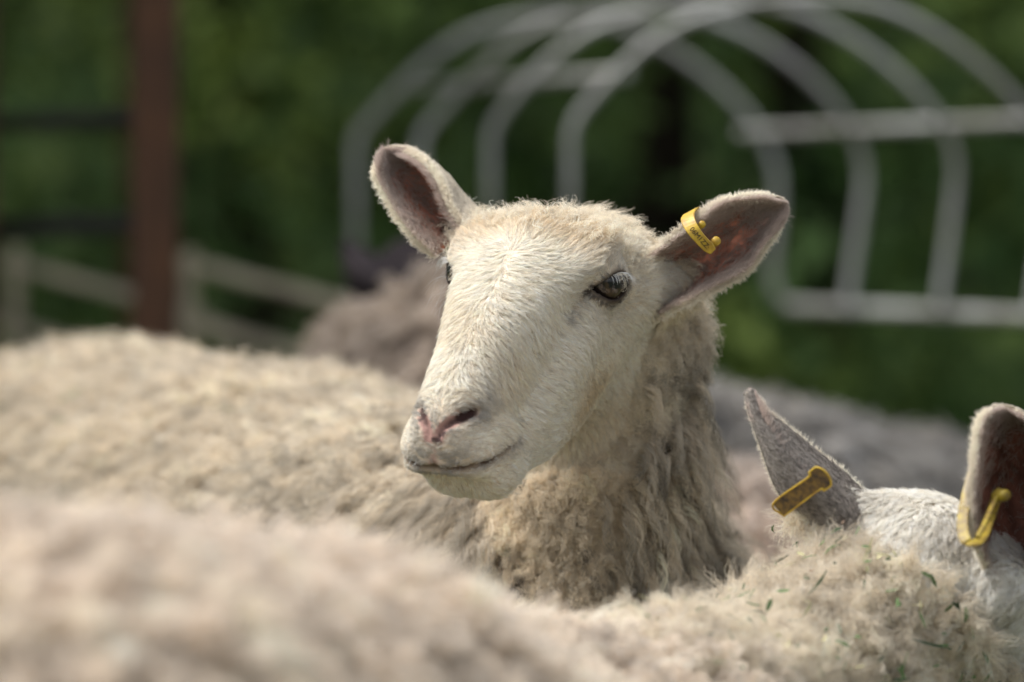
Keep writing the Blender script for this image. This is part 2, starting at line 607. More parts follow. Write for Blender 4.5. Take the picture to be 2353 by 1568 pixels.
for k in range(9):                                   # added lean-to roof out of view, there to shade the foliage behind
    x0 = -4.1 + 0.4 * k
    zr = lambda y: 2.02 + (y - 6.1) * 0.07
    v = [(x0, 6.1, zr(6.1)), (x0 + 0.39, 6.1, zr(6.1)), (x0 + 0.39, 9.6, zr(9.6)), (x0, 9.6, zr(9.6))]
    v = v + [(x, y, z + 0.02) for x, y, z in v]
    mesh_obj('shade_roof_sheet', v, [(3, 2, 1, 0), (4, 5, 6, 7), (0, 1, 5, 4), (1, 2, 6, 5), (2, 3, 7, 6), (3, 0, 4, 7)], M_sheet, shed, False)
for px, y in ((330, 9.4), (-500, 9.4)):  # posts added to carry the shading roof
    b = P(px, 784, 9.4); v, f = box_between((b[0], y, -0.05), (b[0], y, 2.22), 0.07, 0.07, up=(0, 1, 0)); mesh_obj('post', v, f, M_redwood, shed, False)

# post and rail fence
M_grey_wood = plain('weathered_wood', (0.40, 0.355, 0.26), 0.85, col2=(0.26, 0.23, 0.17), nscale=8, bump=0.4, detail=8)
fence = empty('rail_fence', (0, 0, 0), 'weathered grey post and rail fence sloping down behind the sheep', 'fence')
for p0, p1, hpx in (((20, 604, 7.3), (462, 725, 7.0), 24), ((415, 602, 7.05), (905, 728, 6.7), 25), ((385, 725, 7.05), (905, 872, 6.7), 30), ((0, 742, 7.3), (430, 868, 7.0), 26)):
    v, f = box_between(P(*p0), P(*p1), 0.03, hpx * KPX * 7.0)
    mesh_obj('rail', v, f, M_grey_wood, fence, False)
for px, top, d in ((36, 565, 7.25), (436, 575, 7.0), (900, 690, 6.66)):
    t = P(px, top, d)
    v, f = box_between((t[0], d, -0.05), t, 0.020, 0.020, up=(0, 1, 0))
    mesh_obj('post', v, f, M_grey_wood, fence, False)

# galvanised hay rack of four hoops
M_galv = plain('galvanised_steel', (0.40, 0.41, 0.405), 0.55, 0.25, col2=(0.23, 0.225, 0.21), nscale=7, detail=6)
rack = empty('hay_rack', (0, 0, 0), 'galvanised tubular hay rack with four arched hoops', 'hay rack')
cr = lambda pts: [(753 + x * 0.68, y * 0.68) for x, y in pts]
hoops = [
    (6.0, cr([(95, 1500), (95, 800), (95, 560), (100, 465), (170, 375), (330, 215), (450, 130), (600, 75), (780, 55), (980, 90), (1150, 165), (1300, 270), (1430, 405), (1500, 530), (1522, 640), (1510, 800), (1503, 930), (1530, 1010), (1590, 1035)])),
    (5.75, cr([(312, 1500), (312, 800), (312, 560), (320, 460), (390, 370), (530, 225), (650, 125), (800, 65), (1000, 30), (1200, 40), (1400, 110), (1570, 215), (1700, 340), (1780, 470), (1812, 590), (1795, 760), (1770, 930), (1755, 1040)])),
    (5.5, cr([(550, 1500), (550, 800), (550, 560), (558, 440), (630, 330), (750, 205), (890, 100), (1080, 40), (1300, 5), (1480, 15), (1640, 60), (1820, 165), (1970, 290), (2080, 430), (2122, 560), (2105, 760), (2080, 940), (2066, 1050)])),
    (5.28, cr([(820, 1500), (820, 800), (820, 560), (828, 430), (900, 325), (1020, 205), (1140, 110), (1310, 40), (1520, 0), (1750, 0), (1930, 45), (2110, 150), (2280, 290), (2400, 440), (2445, 580), (2425, 780), (2395, 960), (2380, 1062)])),
]
hoops = [(d * 1.22, pts) for d, pts in hoops]
for d, pts in hoops:
    path = catmull([P(x, y, d) for x, y in pts], 70)
    v, f = tube(path, 11 * KPX * d, 12)
    mesh_obj('hoop', v, f, M_galv, rack)
def bar(name, p0, p1, r):
    v, f = tube(np.linspace(P(p0[0], p0[1], p0[2] * 1.22), P(p1[0], p1[1], p1[2] * 1.22), 5), r, 12); mesh_obj(name, v, f, M_galv, rack)
bar('rail', cr([(1400, 450)])[0] + (6.03,), cr([(2700, 395)])[0] + (5.15,), 0.0075)
bar('rail', cr([(280, 300)])[0] + (6.03,), cr([(1010, 250)])[0] + (5.33,), 0.0075)
bar('bottom_rail', cr([(1560, 1035)])[0] + (5.98,), cr([(2750, 1085)])[0] + (5.05,), 0.0085)
pe = P(*cr([(2750, 1085)])[0], 5.05 * 1.22)
v, f = tube(np.linspace(pe, (pe[0], pe[1], 0.0), 5), 0.02, 12); mesh_obj('leg', v, f, M_galv, rack)
for d, pts in (hoops[0], hoops[3]):
    q = P(*pts[0], d)
    v, f = tube(np.linspace(q, (q[0], q[1], 0.0), 5), 11 * KPX * d * 0.98, 12); mesh_obj('leg', v, f, M_galv, rack)
# ================================================================== SHEEP
def leg_chain(top, foot_xy, r, hind=False, fwd=(0, -1)):
    """joints of one leg from inside the body to the hoof"""
    top = np.asarray(top, float); fx, fy = foot_xy
    fw = nrm(np.array([fwd[0], fwd[1], 0.0]))
    if hind:
        knee = np.array([fx, fy, top[2] * 0.62]) + fw * 0.07
        hock = np.array([fx, fy, top[2] * 0.40]) - fw * 0.06
        fet = np.array([fx, fy, 0.07])
        pts = [top, knee, hock, fet, np.array([fx, fy, 0.0]) + fw * 0.03]
        rr = [r * 1.6, r * 1.1, 0.022, 0.018, 0.024]
    else:
        el = np.array([fx, fy, top[2] * 0.68]) - fw * 0.03
        kn = np.array([fx, fy, top[2] * 0.40]) + fw * 0.008
        fet = np.array([fx, fy, 0.07])
        pts = [top, el, kn, fet, np.array([fx, fy, 0.0]) + fw * 0.03]
        rr = [r * 1.3, r * 0.9, 0.024, 0.018, 0.024]
    return pts, rr

def ear_grid(curves, ns=26, nt=17):
    """curves: list of longitudinal control polylines (px,py,d) base->tip, laid side by side; returns ns,nt,3"""
    C = np.stack([catmull(PP(c), ns) for c in curves], 1)      # ns, ncurves, 3
    return np.stack([catmull(C[i], nt) for i in range(ns)], 0)

def ear_obj(name, G, parent, inner_sign, skin_in, skin_out, thick=0.0028, label=None, mat=None):
    ns, nt = G.shape[:2]
    du = np.gradient(G, axis=0); dv = np.gradient(G, axis=1)
    n = nrm(np.cross(du, dv)) * inner_sign          # points to the inner (concave) side
    taper = np.minimum(1, (ns - 1 - np.arange(ns)) / 4.0)[:, None, None] * 0.8 + 0.2
    A = G + n * thick * 0.5 * taper; B = G - n * thick * 0.5 * taper
    V = np.vstack([A.reshape(-1, 3), B.reshape(-1, 3)])
    F = []
    o = ns * nt
    for i in range(ns - 1):
        for j in range(nt - 1):
            a = i * nt + j
            q = (a, a + 1, a + nt + 1, a + nt)
            F.append(q if inner_sign > 0 else q[::-1])
            q2 = tuple(x + o for x in q)
            F.append(q2[::-1] if inner_sign > 0 else q2)
    ring = [j for j in range(nt)] + [i * nt + nt - 1 for i in range(1, ns)] + [(ns - 1) * nt + j for j in range(nt - 2, -1, -1)] + [i * nt for i in range(ns - 2, 0, -1)]
    for k in range(len(ring)):
        a, b = ring[k], ring[(k + 1) % len(ring)]
        F.append((a, b, b + o, a + o))
    g = G.reshape(-1, 3)
    mot = (smooth(0.35, 0.65, noise3(g, 170, 301)) * 0.6 + 0.4 * noise3(g, 420, 302))[:, None]
    tt = np.abs(np.linspace(-1, 1, nt))[None, :] * np.ones((ns, 1)); ss = np.linspace(0, 1, ns)[:, None] * np.ones((1, nt))
    rim = smooth(0.78, 1.0, np.maximum(tt, ss * 1.0)).reshape(-1, 1)
    ci = np.asarray(skin_in) * (0.40 + 1.0 * mot) * (1 - rim) + np.asarray(skin_out) * 1.2 * rim
    co = np.broadcast_to(skin_out, (o, 3)) * (1 - rim) + np.asarray(skin_out) * 1.2 * rim
    ob = mesh_obj(name, V, F, mat or M_skin, parent, True, {'skin_color': np.vstack([ci, co])})
    if label: ob['label'] = label
    return ob, n

def ear_hair(name, G, n, parent, base_col, inner_col, count_out=9000, count_in=4200, len_out=0.005, len_in=0.009, rimcount=3600, rim_col=None):
    rim_col = rim_col or base_col
    ns, nt = G.shape[:2]
    du = np.gradient(G, axis=0); dv = np.gradient(G, axis=1)
    def at(s, t, A):
        i = np.clip(s * (ns - 1), 0, ns - 1.001); j = np.clip(t * (nt - 1), 0, nt - 1.001)
        i0 = i.astype(int); j0 = j.astype(int); f = (i - i0)[:, None]; g = (j - j0)[:, None]
        return (A[i0, j0] * (1 - f) + A[i0 + 1, j0] * f) * (1 - g) + (A[i0, j0 + 1] * (1 - f) + A[i0 + 1, j0 + 1] * f) * g
    pts, rad, col = [], [], []
    # outer side, lying towards the tip
    s, t = rng.random(count_out), rng.random(count_out)
    p = at(s, t, G) - at(s, t, n) * 0.0014; nn = -nrm(at(s, t, n)); fl = nrm(at(s, t, du))
    h = locks(p, nn, fl, 3, 0.0012, len_out * (1 - 0.6 * smooth(0.82, 1.0, s)), 0.30, 0.08, 5, 0.5, fine=0.0004, fturns=1, wander=0.25)
    pts.append(h); rad.append(radii(len(h), 5, 0.00016)); bc = np.repeat(base_col(p), 3, 0)
    col.append(bc * (1 + rng.normal(0, 0.10, (len(h), 1))))
    # inner side: denser towards the rims
    s, t = rng.random(count_in * 3), rng.random(count_in * 3)
    edge = np.maximum(np.abs(t - 0.5) * 2, s * 1.02 - 0.02)
    kp = rng.random(len(s)) < 0.14 + 0.8 * smooth(0.55, 1.0, edge)
    s, t, edge = s[kp], t[kp], edge[kp]
    p = at(s, t, G) + at(s, t, n) * 0.0014; nn = nrm(at(s, t, n))
    fl = nrm(at(s, t, du)) * 0.8 + nrm(at(s, t, dv)) * np.sign(t - 0.5)[:, None] * 0.9
    h = locks(p, nn, fl, 3, 0.0018, len_in * (0.7 + 0.6 * edge) * (1 - 0.75 * smooth(0.78, 1.0, s)), 0.33, 0.12, 5, 0.4, fine=0.0009, fturns=1, wander=0.55)
    pts.append(h); rad.append(radii(len(h), 5, 0.00010)); 
    ic = np.repeat(np.asarray(inner_col(p)) * (0.75 + 0.25 * smooth(0.5, 0.95, edge))[:, None], 3, 0)
    col.append(ic * (1 + rng.normal(0, 0.12, (len(h), 1))))
    # rim fringe
    k = rimcount
    s = rng.random(k) ** 0.8; side = rng.random(k) < 0.5
    t = np.where(side, 0.0, 1.0)
    keep_ = (s < 0.955) | (rng.random(k) < 0.45)
    s, side = s[keep_], side[keep_]; t = t[keep_]; k = len(s)
    tipz = s > 0.955
    t = np.where(tipz, rng.random(k), t)
    p = at(s, t, G); nn = nrm(at(s, t, dv) * np.where(t > 0.5, 1, -1)[:, None] * (~tipz)[:, None] + at(s, t, du) * tipz[:, None] + rng.normal(0, 0.25, (k, 3)) * 0.0035)
    fl = nrm(at(s, t, du) + rng.normal(0, 0.002, (k, 3)))
    h = locks(p, nn, fl, 3, 0.0010, 0.0048 - 0.002 * smooth(0.85, 1.0, s), 0.5, 0.3, 5, 0.2, fine=0.0005, fturns=1, wander=0.5)
    pts.append(h); rad.append(radii(len(h), 5, 0.00014)); col.append(np.repeat(rim_col(p) * 1.1 + 0.05, 3, 0) * (1 + rng.normal(0, 0.07, (len(h), 1))))
    return hair_obj(name, np.vstack(pts), np.vstack(rad), np.vstack(col), M_hair, parent)

def strap(name, path, wdir, width, thick, mat, parent, taper_end=None, label=None):
    """flat plastic strip swept along path; wdir per point or constant"""
    path = np.asarray(path, float); n = len(path)
    tan = nrm(np.gradient(path, axis=0))
    wd = np.broadcast_to(np.asarray(wdir, float), (n, 3))
    wd = nrm(wd - tan * (wd * tan).sum(1, keepdims=True))
    nr = np.cross(tan, wd)
    wi = np.broadcast_to(width, (n,))
    bv = thick * 0.3
    V, F = [], []
    for i in range(n):
        a, b = wi[i] / 2, thick / 2
        for x, y in ((a - bv, b), (a, b - bv), (a, -b + bv), (a - bv, -b), (-a + bv, -b), (-a, -b + bv), (-a, b - bv), (-a + bv, b)):
            V.append(path[i] + wd[i] * x + nr[i] * y)
    for i in range(n - 1):
        for k in range(8):
            F.append((i * 8 + k, i * 8 + (k + 1) % 8, (i + 1) * 8 + (k + 1) % 8, (i + 1) * 8 + k))
    F.append(tuple(reversed(range(8)))); F.append(tuple((n - 1) * 8 + k for k in range(8)))
    ob = mesh_obj(name, V, F, mat, parent, False)
    if label: ob['label'] = label
    return ob, wd, nr, tan

# ------------------------------------------------------------------ the white faced ewe in focus
O_HEAD = P(1212, 635, 3.73)
f_ = nrm(np.array([-0.340, -0.68, -0.632]))
a_ax = np.array([0.91, -0.40, -0.10]); a_ax = nrm(a_ax - f_ * (a_ax @ f_))
u_ = -np.cross(a_ax, f_)
HB = np.stack([a_ax, f_, u_], 1)            # columns: side, forward, up

def to_local(p): return ((p - O_HEAD) @ HB * 100.0)
def to_world(q): return O_HEAD + (np.asarray(q, float) / 100.0) @ HB.T

LY = np.array([-9.2, -8.2, -7, -5, -2, 1, 4, 8, 11, 14, 16.5, 18, 19.1, 19.9])
LT = np.array([-2.9, -1.5, 0.1, 2.0, 3.2, 3.6, 3.65, 3.5, 3.15, 2.75, 2.2, 1.6, 0.8, -1.2])
LB = np.array([-4.5, -7.0, -9.0, -11.2, -12.6, -13.0, -12.6, -11.0, -9.3, -7.7, -6.7, -5.9, -4.8, -2.9])
LW = np.array([1.2, 3.4, 4.5, 5.4, 5.7, 5.5, 4.75, 3.75, 3.25, 3.0, 3.0, 2.85, 2.45, 1.2])
LL = np.array([1.2, 3.4, 4.5, 5.2, 5.6, 5.6, 5.2, 4.55, 4.0, 3.55, 3.3, 3.0, 2.5, 1.2])
LC = np.array([-3.4, -2.6, -1.9, -1.2, -0.8, -0.8, -1.0, -1.5, -1.9, -2.2, -2.4, -2.4, -2.4, -2.2])
_yy = np.linspace(LY[0], LY[-1], 240)
def _sm(a):
    b = np.interp(_yy, LY, a); k = np.hanning(15); k /= k.sum()
    return np.convolve(np.pad(b, 7, mode='edge'), k, 'valid')
ST, SB, SW, SC, SL = _sm(LT), _sm(LB), _sm(LW), _sm(LC), _sm(LL)

eye_n = nrm(np.array([0.82, 0.40, 0.28]))
_ximg = np.array([-1.0, 0, 0]) @ HB                         # image-left in local axes
eye_t = nrm(_ximg - eye_n * (_ximg @ eye_n))                # towards the inner corner
eye_v = np.cross(eye_n, eye_t)
if (HB @ eye_v)[2] < 0: eye_v = -eye_v
EYE_C = np.array([4.95, -0.95, -0.85]) - 0.45 * eye_t
EYE_R = 1.72
def almond(q, far=0.0):
    """2-D distance (cm) to the lid opening in the eye plane, negative inside"""
    r = q - EYE_C
    t = r @ eye_t - 0.55 * far; v = r @ eye_v; n = r @ eye_n
    tt = np.clip((t + 1.35) / 3.1, 0, 1)               # -1.35 outer corner .. +1.75 inner corner
    h = 1.25 * np.sin(np.pi * np.clip(tt, 0, 1) ** 0.80) ** 0.75
    h = np.maximum(h, 0) * (1 - 0.25 * tt)
    vc = 0.06 - 0.25 * tt
    out = np.maximum(-(t + 1.35), t - 1.75)
    d = np.abs(v - vc) - h
    up = 0.76
    d = np.where(v > vc, np.abs(v - vc) - h * up, d)
    return np.maximum(d, out), n, t, v

def jaw_shift(q):
    return 0.45 * smooth(-2.5, -5.5, q[..., 2]) * smooth(2, 10, q[..., 1])      # chewing: jaw pushed aside

def head_base(q):
    """q in cm, local; |x| mirrored. returns cm"""
    jaw = jaw_shift(q)
    q = np.stack([np.abs(q[..., 0] - jaw), q[..., 1], q[..., 2]], -1).astype(np.float32)
    x, y, z = q[..., 0], q[..., 1], q[..., 2]
    yc = np.clip(y, LY[0], LY[-1])
    t_, b_, w_, c_, l_ = (np.interp(yc, _yy, s).astype(np.float32) for s in (ST, SB, SW, SC, SL))
    dz = z - c_
    up = dz > 0
    w_ = np.where(up, w_, w_ + (l_ - w_) * smooth(0, -2.0, dz))
    h = np.where(up, t_ - c_, c_ - b_)
    ex = np.where(up, 1.75 + 0.5 * smooth(-4, 4, y), 2.3)
    qq = (np.abs(x / w_) ** ex + np.abs(dz / h) ** ex + 1e-6) ** (1 / ex)
    d = (qq - 1) * np.minimum(w_, h) * 0.9
    d = np.maximum(d, np.maximum(LY[0] - y, y - LY[-1]) * 1.0)
    lim = np.where(z < -2.8, 18.3 + (z + 2.8) * 0.55, 18.3 + (z + 2.8) * 1.6)
    d = smax(d, np.where(z > -1.0, -9.0, y - lim), 0.5)
    # brow, cheek, jaw muscle, lip pads, chin
    d = smin(d, ellipsoid(q, (4.6, -1.6, 0.7), (1.5, 2.3, 1.2)), 1.8)
    d = smin(d, ellipsoid(q, (3.7, 2.6, -3.2), (1.5, 4.2, 1.5)), 1.6)
    d = smin(d, ellipsoid(q, (3.9, -1.5, -6.0), (1.8, 3.2, 2.6)), 1.5)
    d = smin(d, ellipsoid(q, (1.9, 16.6, -1.9), (1.7, 2.4, 1.7)), 0.7)
    d = smin(d, ellipsoid(q, (1.1, 15.0, -5.2), (2.3, 2.5, 1.8)), 0.9)
    d = smin(d, ellipsoid(q, (2.55, 14.9, -2.7), (1.3, 2.1, 2.1)), 0.45)
    # hollow in front of the eye
    d = smax(d, -ellipsoid(q, (5.3, 3.2, 0.2), (1.0, 1.9, 1.0)), 1.6)
    return d, q

def head_field(q):
    far = (q[..., 0] < 0).astype(np.float32)
    d, q = head_base(q)
    # lids and opening
    de = np.sqrt(((q - EYE_C.astype(np.float32)) ** 2).sum(-1))
    d = smin(d, de - (EYE_R + 0.26), 0.7)
    al, n, t, v = almond(q, far)
    cut = np.maximum(al, -(n - 0.15 + 0.5 * far))
    d = smax(d, -cut, 0.14)
    # tear groove
    d = smax(d, -rcone(q, TEAR[0], TEAR[1], 0.32, 0.22), 0.4)
    # nostril slit, philtrum, mouth
    dn = None
    for i in range(len(NOS) - 1):
        di = rcone(q, NOS[i], NOS[i + 1], (0.13, 0.22, 0.32, 0.48)[i], (0.22, 0.32, 0.48, 0.42)[i])
        dn = di if dn is None else np.minimum(dn, di)
    d = smax(d, -dn, 0.22)
    d = smax(d, -rcone(q, (0, 19.8, -0.1), (0, 20.0, -2.0), 0.10, 0.16), 0.25)
    dm = None
    for i in range(len(MOUTH) - 1):
        di = rcone(q, MOUTH[i], MOUTH[i + 1], 0.19, 0.18)
        dm = di if dm is None else np.minimum(dm, di)
    d = smax(d, -dm, 0.30)
    return d

def on_head(px, py):
    """where the line of sight through a pixel meets the bare head (mirrored local cm)"""
    t = np.linspace(3.40, 3.95, 600)
    pts = np.stack([P(px, py, d) for d in t])
    d, qm = head_base(to_local(pts))
    k = int(np.argmax(d < 0)) if (d < 0).any() else int(np.argmin(d))
    return qm[k].astype(float)
NOS = np.array([on_head(*q) for q in ((990, 1006), (1017, 984), (1046, 965), (1072, 952), (1096, 943))])
NOS[0, 0] = 0.35
TEAR = np.array([on_head(*q) for q in ((1345, 672), (1318, 705), (1305, 735))])
MOUTH = np.array([on_head(*q) for q in ((985, 1074), (1033, 1081), (1098, 1070), (1147, 1048), (1176, 1022), (1188, 1008))])
MOUTH[0, 0] = 0.0

NECK = PP([(1345, 650, 3.80), (1388, 800, 3.855), (1376, 1050, 3.885), (1335, 1260, 3.91), (1235, 1480, 3.99)])
NECK_R = [0.044, 0.057, 0.062, 0.065, 0.115]
BODY = PP([(1270, 1500, 3.99), (1010, 1505, 4.17), (620, 1440, 4.52), (240, 1318, 4.84)])
BODY_R = [0.145, 0.165, 0.195, 0.195]
bd = nrm(BODY[3] - BODY[1]); fwd_xy = (-bd[0], -bd[1])
sidev = np.array([-bd[1], bd[0], 0])
LEGS = []
for c, hind in ((BODY[1], False), (BODY[3], True)):
    for sg in (-1, 1):
        tp = c + sidev * sg * 0.09 + np.array([0, 0, -0.05])
        LEGS.append(leg_chain(tp, (tp[0], tp[1]), 0.055, hind, fwd_xy))

def body_field(p):
    d = chain(p, NECK, NECK_R, 0.03)
    d = smin(d, chain(p, BODY, BODY_R, 0.06), 0.06)
    for pts, rr in LEGS:
        d = smin(d, chain(p, pts, rr, 0.01), 0.03)
    return d

EAR_ROOT = [(P(1440, 655, 3.775), P(1535, 650, 3.80), 0.034, 0.020), (P(1115, 570, 3.80), P(1060, 545, 3.83), 0.017, 0.014)]
HC_W = to_world((0, 5, -3))
def ewe_field(p):
    shp = p.shape[:-1]
    pf = p.reshape(-1, 3)
    d = body_field(pf)
    m = ((pf - HC_W) ** 2).sum(1) < 0.24 ** 2
    if m.any():
        hd = head_field(to_local(pf[m])) / 100.0
        for a0, b0, r0, r1 in EAR_ROOT:
            hd = smin(hd, rcone(pf[m], a0, b0, r0, r1), 0.02)
        d[m] = smin(hd, d[m], 0.018)
    return d.reshape(shp)

xs = axis_grid(-0.62, 0.22, 0.016, -0.10, 0.105, 0.0021)
ys = axis_grid(3.42, 5.10, 0.018, 3.545, 3.80, 0.0024)
zs = axis_grid(-0.03, 0.93, 0.016, 0.68, 0.895, 0.0021)
D = build_field(ewe_field, xs, ys, zs)
V, F = surface_nets(xs, ys, zs, D)
V = project(ewe_field, V, 3, 3e-4)
N_ = vert_normals(V, F)
loc = to_local(V)
hd_v = np.full(len(V), 9.0); mnear = ((V - HC_W) ** 2).sum(1) < 0.24 ** 2
hd_v[mnear] = head_field(loc[mnear])
bd_v = body_field(V) * 100

def polydist(q, path):
    d = np.full(len(q), 99.0)
    qa = np.stack([np.abs(q[:, 0]), q[:, 1], q[:, 2]], 1)
    for i in range(len(path) - 1):
        d = np.minimum(d, rcone(qa, path[i], path[i + 1], 0, 0))
    return d

def face_mask(q, bdist):
    """1 on the short haired face, 0 on the fleece"""
    w3 = to_world(q)
    ix = w3[:, 0] / (KPX * w3[:, 1]) + 1176.5; iy = 784 - (w3[:, 2] - CAM_Z) / (KPX * w3[:, 1])
    bx = np.interp(iy, [560, 690, 770, 850, 950, 1030, 1065, 1092, 1112], [1640, 1600, 1525, 1505, 1490, 1455, 1395, 1270, 1000])
    wob = 40 * (noise3(q, 0.5, 77) - 0.5)
    m = smooth(-60, 45, bx - ix + wob) * (w3[:, 1] < 3.90)
    m = m * smooth(-9.8, -8.0, q[:, 1])
    return np.maximum(m, smooth(10.0, 11.5, q[:, 1]))

def eye_dark(q):
    qa = np.stack([np.abs(q[:, 0]), q[:, 1], q[:, 2]], 1)
    al, n, t, v = almond(qa, (q[:, 0] < 0) * 1.0)
    near = np.exp(-(np.maximum(al, 0) / np.where(v < 0, 0.62, 0.42)) ** 2) * (n > -1.2)
    tear = np.exp(-(polydist(q, TEAR) / 0.45) ** 2)
    below = np.exp(-((t + 0.1) / 1.3) ** 2 - ((v + 1.1) / 0.55) ** 2) * (n > -1.0)
    return np.clip(np.maximum(np.maximum(near, tear * 0.5), below * 0.75), 0, 1), al, n

CREAM = np.array([0.905, 0.85, 0.75])
skin = np.tile(np.array([0.55, 0.47, 0.37]), (len(V), 1))
fm_v = face_mask(loc, bd_v)
ed_v, al_v, n_v = eye_dark(loc)
isface = mnear & (hd_v < 1.5)
gap_shade_skin = np.array([0.17, 0.13, 0.095])  # skin under the fleece painted dark, standing for shade in the wool gaps
skin = skin * fm_v[:, None] + gap_shade_skin * (1 - fm_v)[:, None]
ds = (ed_v * isface)[:, None]
skin = skin * (1 - ds) + np.array([0.035, 0.024, 0.020]) * ds
nd = polydist(loc, NOS)
qa = np.stack([np.abs(loc[:, 0]), loc[:, 1], loc[:, 2]], 1)
pinkn = noise3(loc, 3.0, 4)
above = loc[:, 2] - np.interp(loc[:, 1], NOS[::-1, 1], NOS[::-1, 2])
hb_v = np.full(len(V), 9.0); hb_v[mnear] = head_base(loc[mnear])[0]
inside = smooth(-0.10, -0.30, hb_v) * isface  # carved nostril and mouth recesses; their depth shade is painted into the skin
pink = np.exp(-(np.maximum(nd - 0.30, 0) / 0.24) ** 2) * isface * smooth(15.2, 16.4, loc[:, 1])
phil = np.exp(-(polydist(loc, np.array([(0, 19.6, 0.5), (0, 20.0, -1.0)])) / 0.42) ** 2) * isface
pk = np.clip(np.maximum(pink, phil), 0, 1)
pcol = np.where((pinkn > 0.70)[:, None], np.array([0.07, 0.04, 0.038]), np.array([0.31, 0.185, 0.16]))
skin = skin * (1 - pk[:, None]) + pcol * pk[:, None]
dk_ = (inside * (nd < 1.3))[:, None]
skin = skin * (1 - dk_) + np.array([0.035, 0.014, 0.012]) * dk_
md = polydist(loc, MOUTH)
mm = (np.maximum(np.exp(-(md / 0.34) ** 2), inside * (md < 1.0)) * isface)[:, None]
skin = skin * (1 - mm) + np.array([0.07, 0.045, 0.03]) * mm

ewe = empty('sheep', (0, 0, 0), 'white faced sheep in focus looking past the camera, yellow tag in one raised ear', 'sheep')
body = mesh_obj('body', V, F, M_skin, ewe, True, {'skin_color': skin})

# eyes
def eye_mat():
    m, N, L, b = new_mat('eye_amber')
    at = N.new('ShaderNodeAttribute'); at.attribute_name = 'eye_color'
    L.new(at.outputs['Color'], b.inputs['Base Color'])
    b.inputs['Roughness'].default_value = 0.10
    b.inputs['Specular IOR Level'].default_value = 0.3
    b.inputs['Coat Weight'].default_value = 0.5
    b.inputs['Coat Roughness'].default_value = 0.02
    return m
M_eye = eye_mat()
def make_eye(sg, parent):
    nu, nv = 64, 40
    Vv, Ff, Cc = [], [], []
    n = eye_n * np.array([sg, 1, 1]); t = eye_t * np.array([sg, 1, 1]); v = eye_v * np.array([sg, 1, 1])
    c = EYE_C * np.array([sg, 1, 1])
    for j in range(nv + 1):
        th = math.pi * j / nv
        for i in range(nu):
            ph = 2 * math.pi * i / nu
            lt, lv, ln = math.sin(th) * math.cos(ph), math.sin(th) * math.sin(ph), math.cos(th)
            bulge = 1 + 0.05 * max(0, ln - 0.65) / 0.35
            Vv.append(to_world(c + (t * lt + v * lv + n * ln) * (EYE_R - 0.03) * bulge))
            r = math.hypot(lt + 0.10, lv)
            pup = (abs(lv - 0.08) / 0.27) ** 3 + (abs(lt + 0.10) / 0.48) ** 3
            if pup < 1: col = (0.006, 0.008, 0.012)
            elif r < 0.68:
                k = 0.75 + 0.5 * noise3(np.array([math.atan2(lv, lt) * 6, r * 3, 0]), 2.0)
                col = (0.050 * k, 0.033 * k, 0.021 * k) if r < 0.60 else (0.02, 0.013, 0.01)
            else: col = (0.02, 0.014, 0.012)
            Cc.append(col)
    for j in range(nv):
        for i in range(nu):
            Ff.append((j * nu + i, (j + 1) * nu + i, (j + 1) * nu + (i + 1) % nu, j * nu + (i + 1) % nu))
    return mesh_obj('eye', Vv, Ff, M_eye, parent, True, {'eye_color': np.array(Cc)})
make_eye(1, ewe); make_eye(-1, ewe)

# ears
EAR_SKIN_IN = np.array([0.60, 0.255, 0.18]); EAR_SKIN_OUT = np.array([0.42, 0.35, 0.29])
G_far = ear_grid([
    [(1000, 592, 3.765), (950, 545, 3.765), (905, 482, 3.775), (874, 425, 3.785), (867, 396, 3.79), (868, 372, 3.80)],
    [(1050, 550, 3.822), (990, 490, 3.822), (945, 435, 3.822), (908, 392, 3.818), (890, 366, 3.815), (878, 350, 3.812)],
    [(1125, 515, 3.815), (1066, 458, 3.82), (1025, 412, 3.82), (985, 378, 3.818), (945, 352, 3.815), (905, 341, 3.812)],
    [(1085, 540, 3.765), (1040, 480, 3.772), (1016, 425, 3.78), (988, 384, 3.79), (955, 357, 3.80), (925, 345, 3.808)]], 26, 19)
G_near = ear_grid([
    [(1468, 600, 3.765), (1545, 543, 3.733), (1600, 503, 3.735), (1655, 468, 3.742), (1730, 453, 3.75), (1785, 456, 3.76)],
    [(1505, 640, 3.79), (1575, 590, 3.785), (1640, 550, 3.778), (1705, 512, 3.772), (1760, 480, 3.77), (1802, 466, 3.77)],
    [(1540, 700, 3.795), (1600, 650, 3.787), (1665, 605, 3.778), (1730, 560, 3.772), (1778, 514, 3.77), (1806, 486, 3.77)],
    [(1492, 742, 3.770), (1580, 697, 3.742), (1650, 660, 3.742), (1715, 620, 3.748), (1762, 560, 3.755), (1800, 510, 3.765)]], 26, 19)
def ear_sign(G):
    du = np.gradient(G, axis=0); dv = np.gradient(G, axis=1)
    n = np.cross(du, dv)[G.shape[0] // 2, G.shape[1] // 2]
    return 1 if n[1] < 0 else -1           # inner side looks towards the camera
G_far, G_near = (np.stack([catmull(c, 41) for c in np.stack([catmull(G[:, j], 56) for j in range(G.shape[1])], 1)], 0) for G in (G_far, G_near))
e_far, n_far = ear_obj('ear', G_far, ewe, ear_sign(G_far), EAR_SKIN_IN, EAR_SKIN_OUT)
e_near, n_near = ear_obj('ear', G_near, ewe, ear_sign(G_near), EAR_SKIN_IN, EAR_SKIN_OUT)
#===HAIRMAIN===
CAMP = np.array([0, 0, CAM_Z])
def facing(p, n): return (nrm(CAMP - p) * n).sum(1)

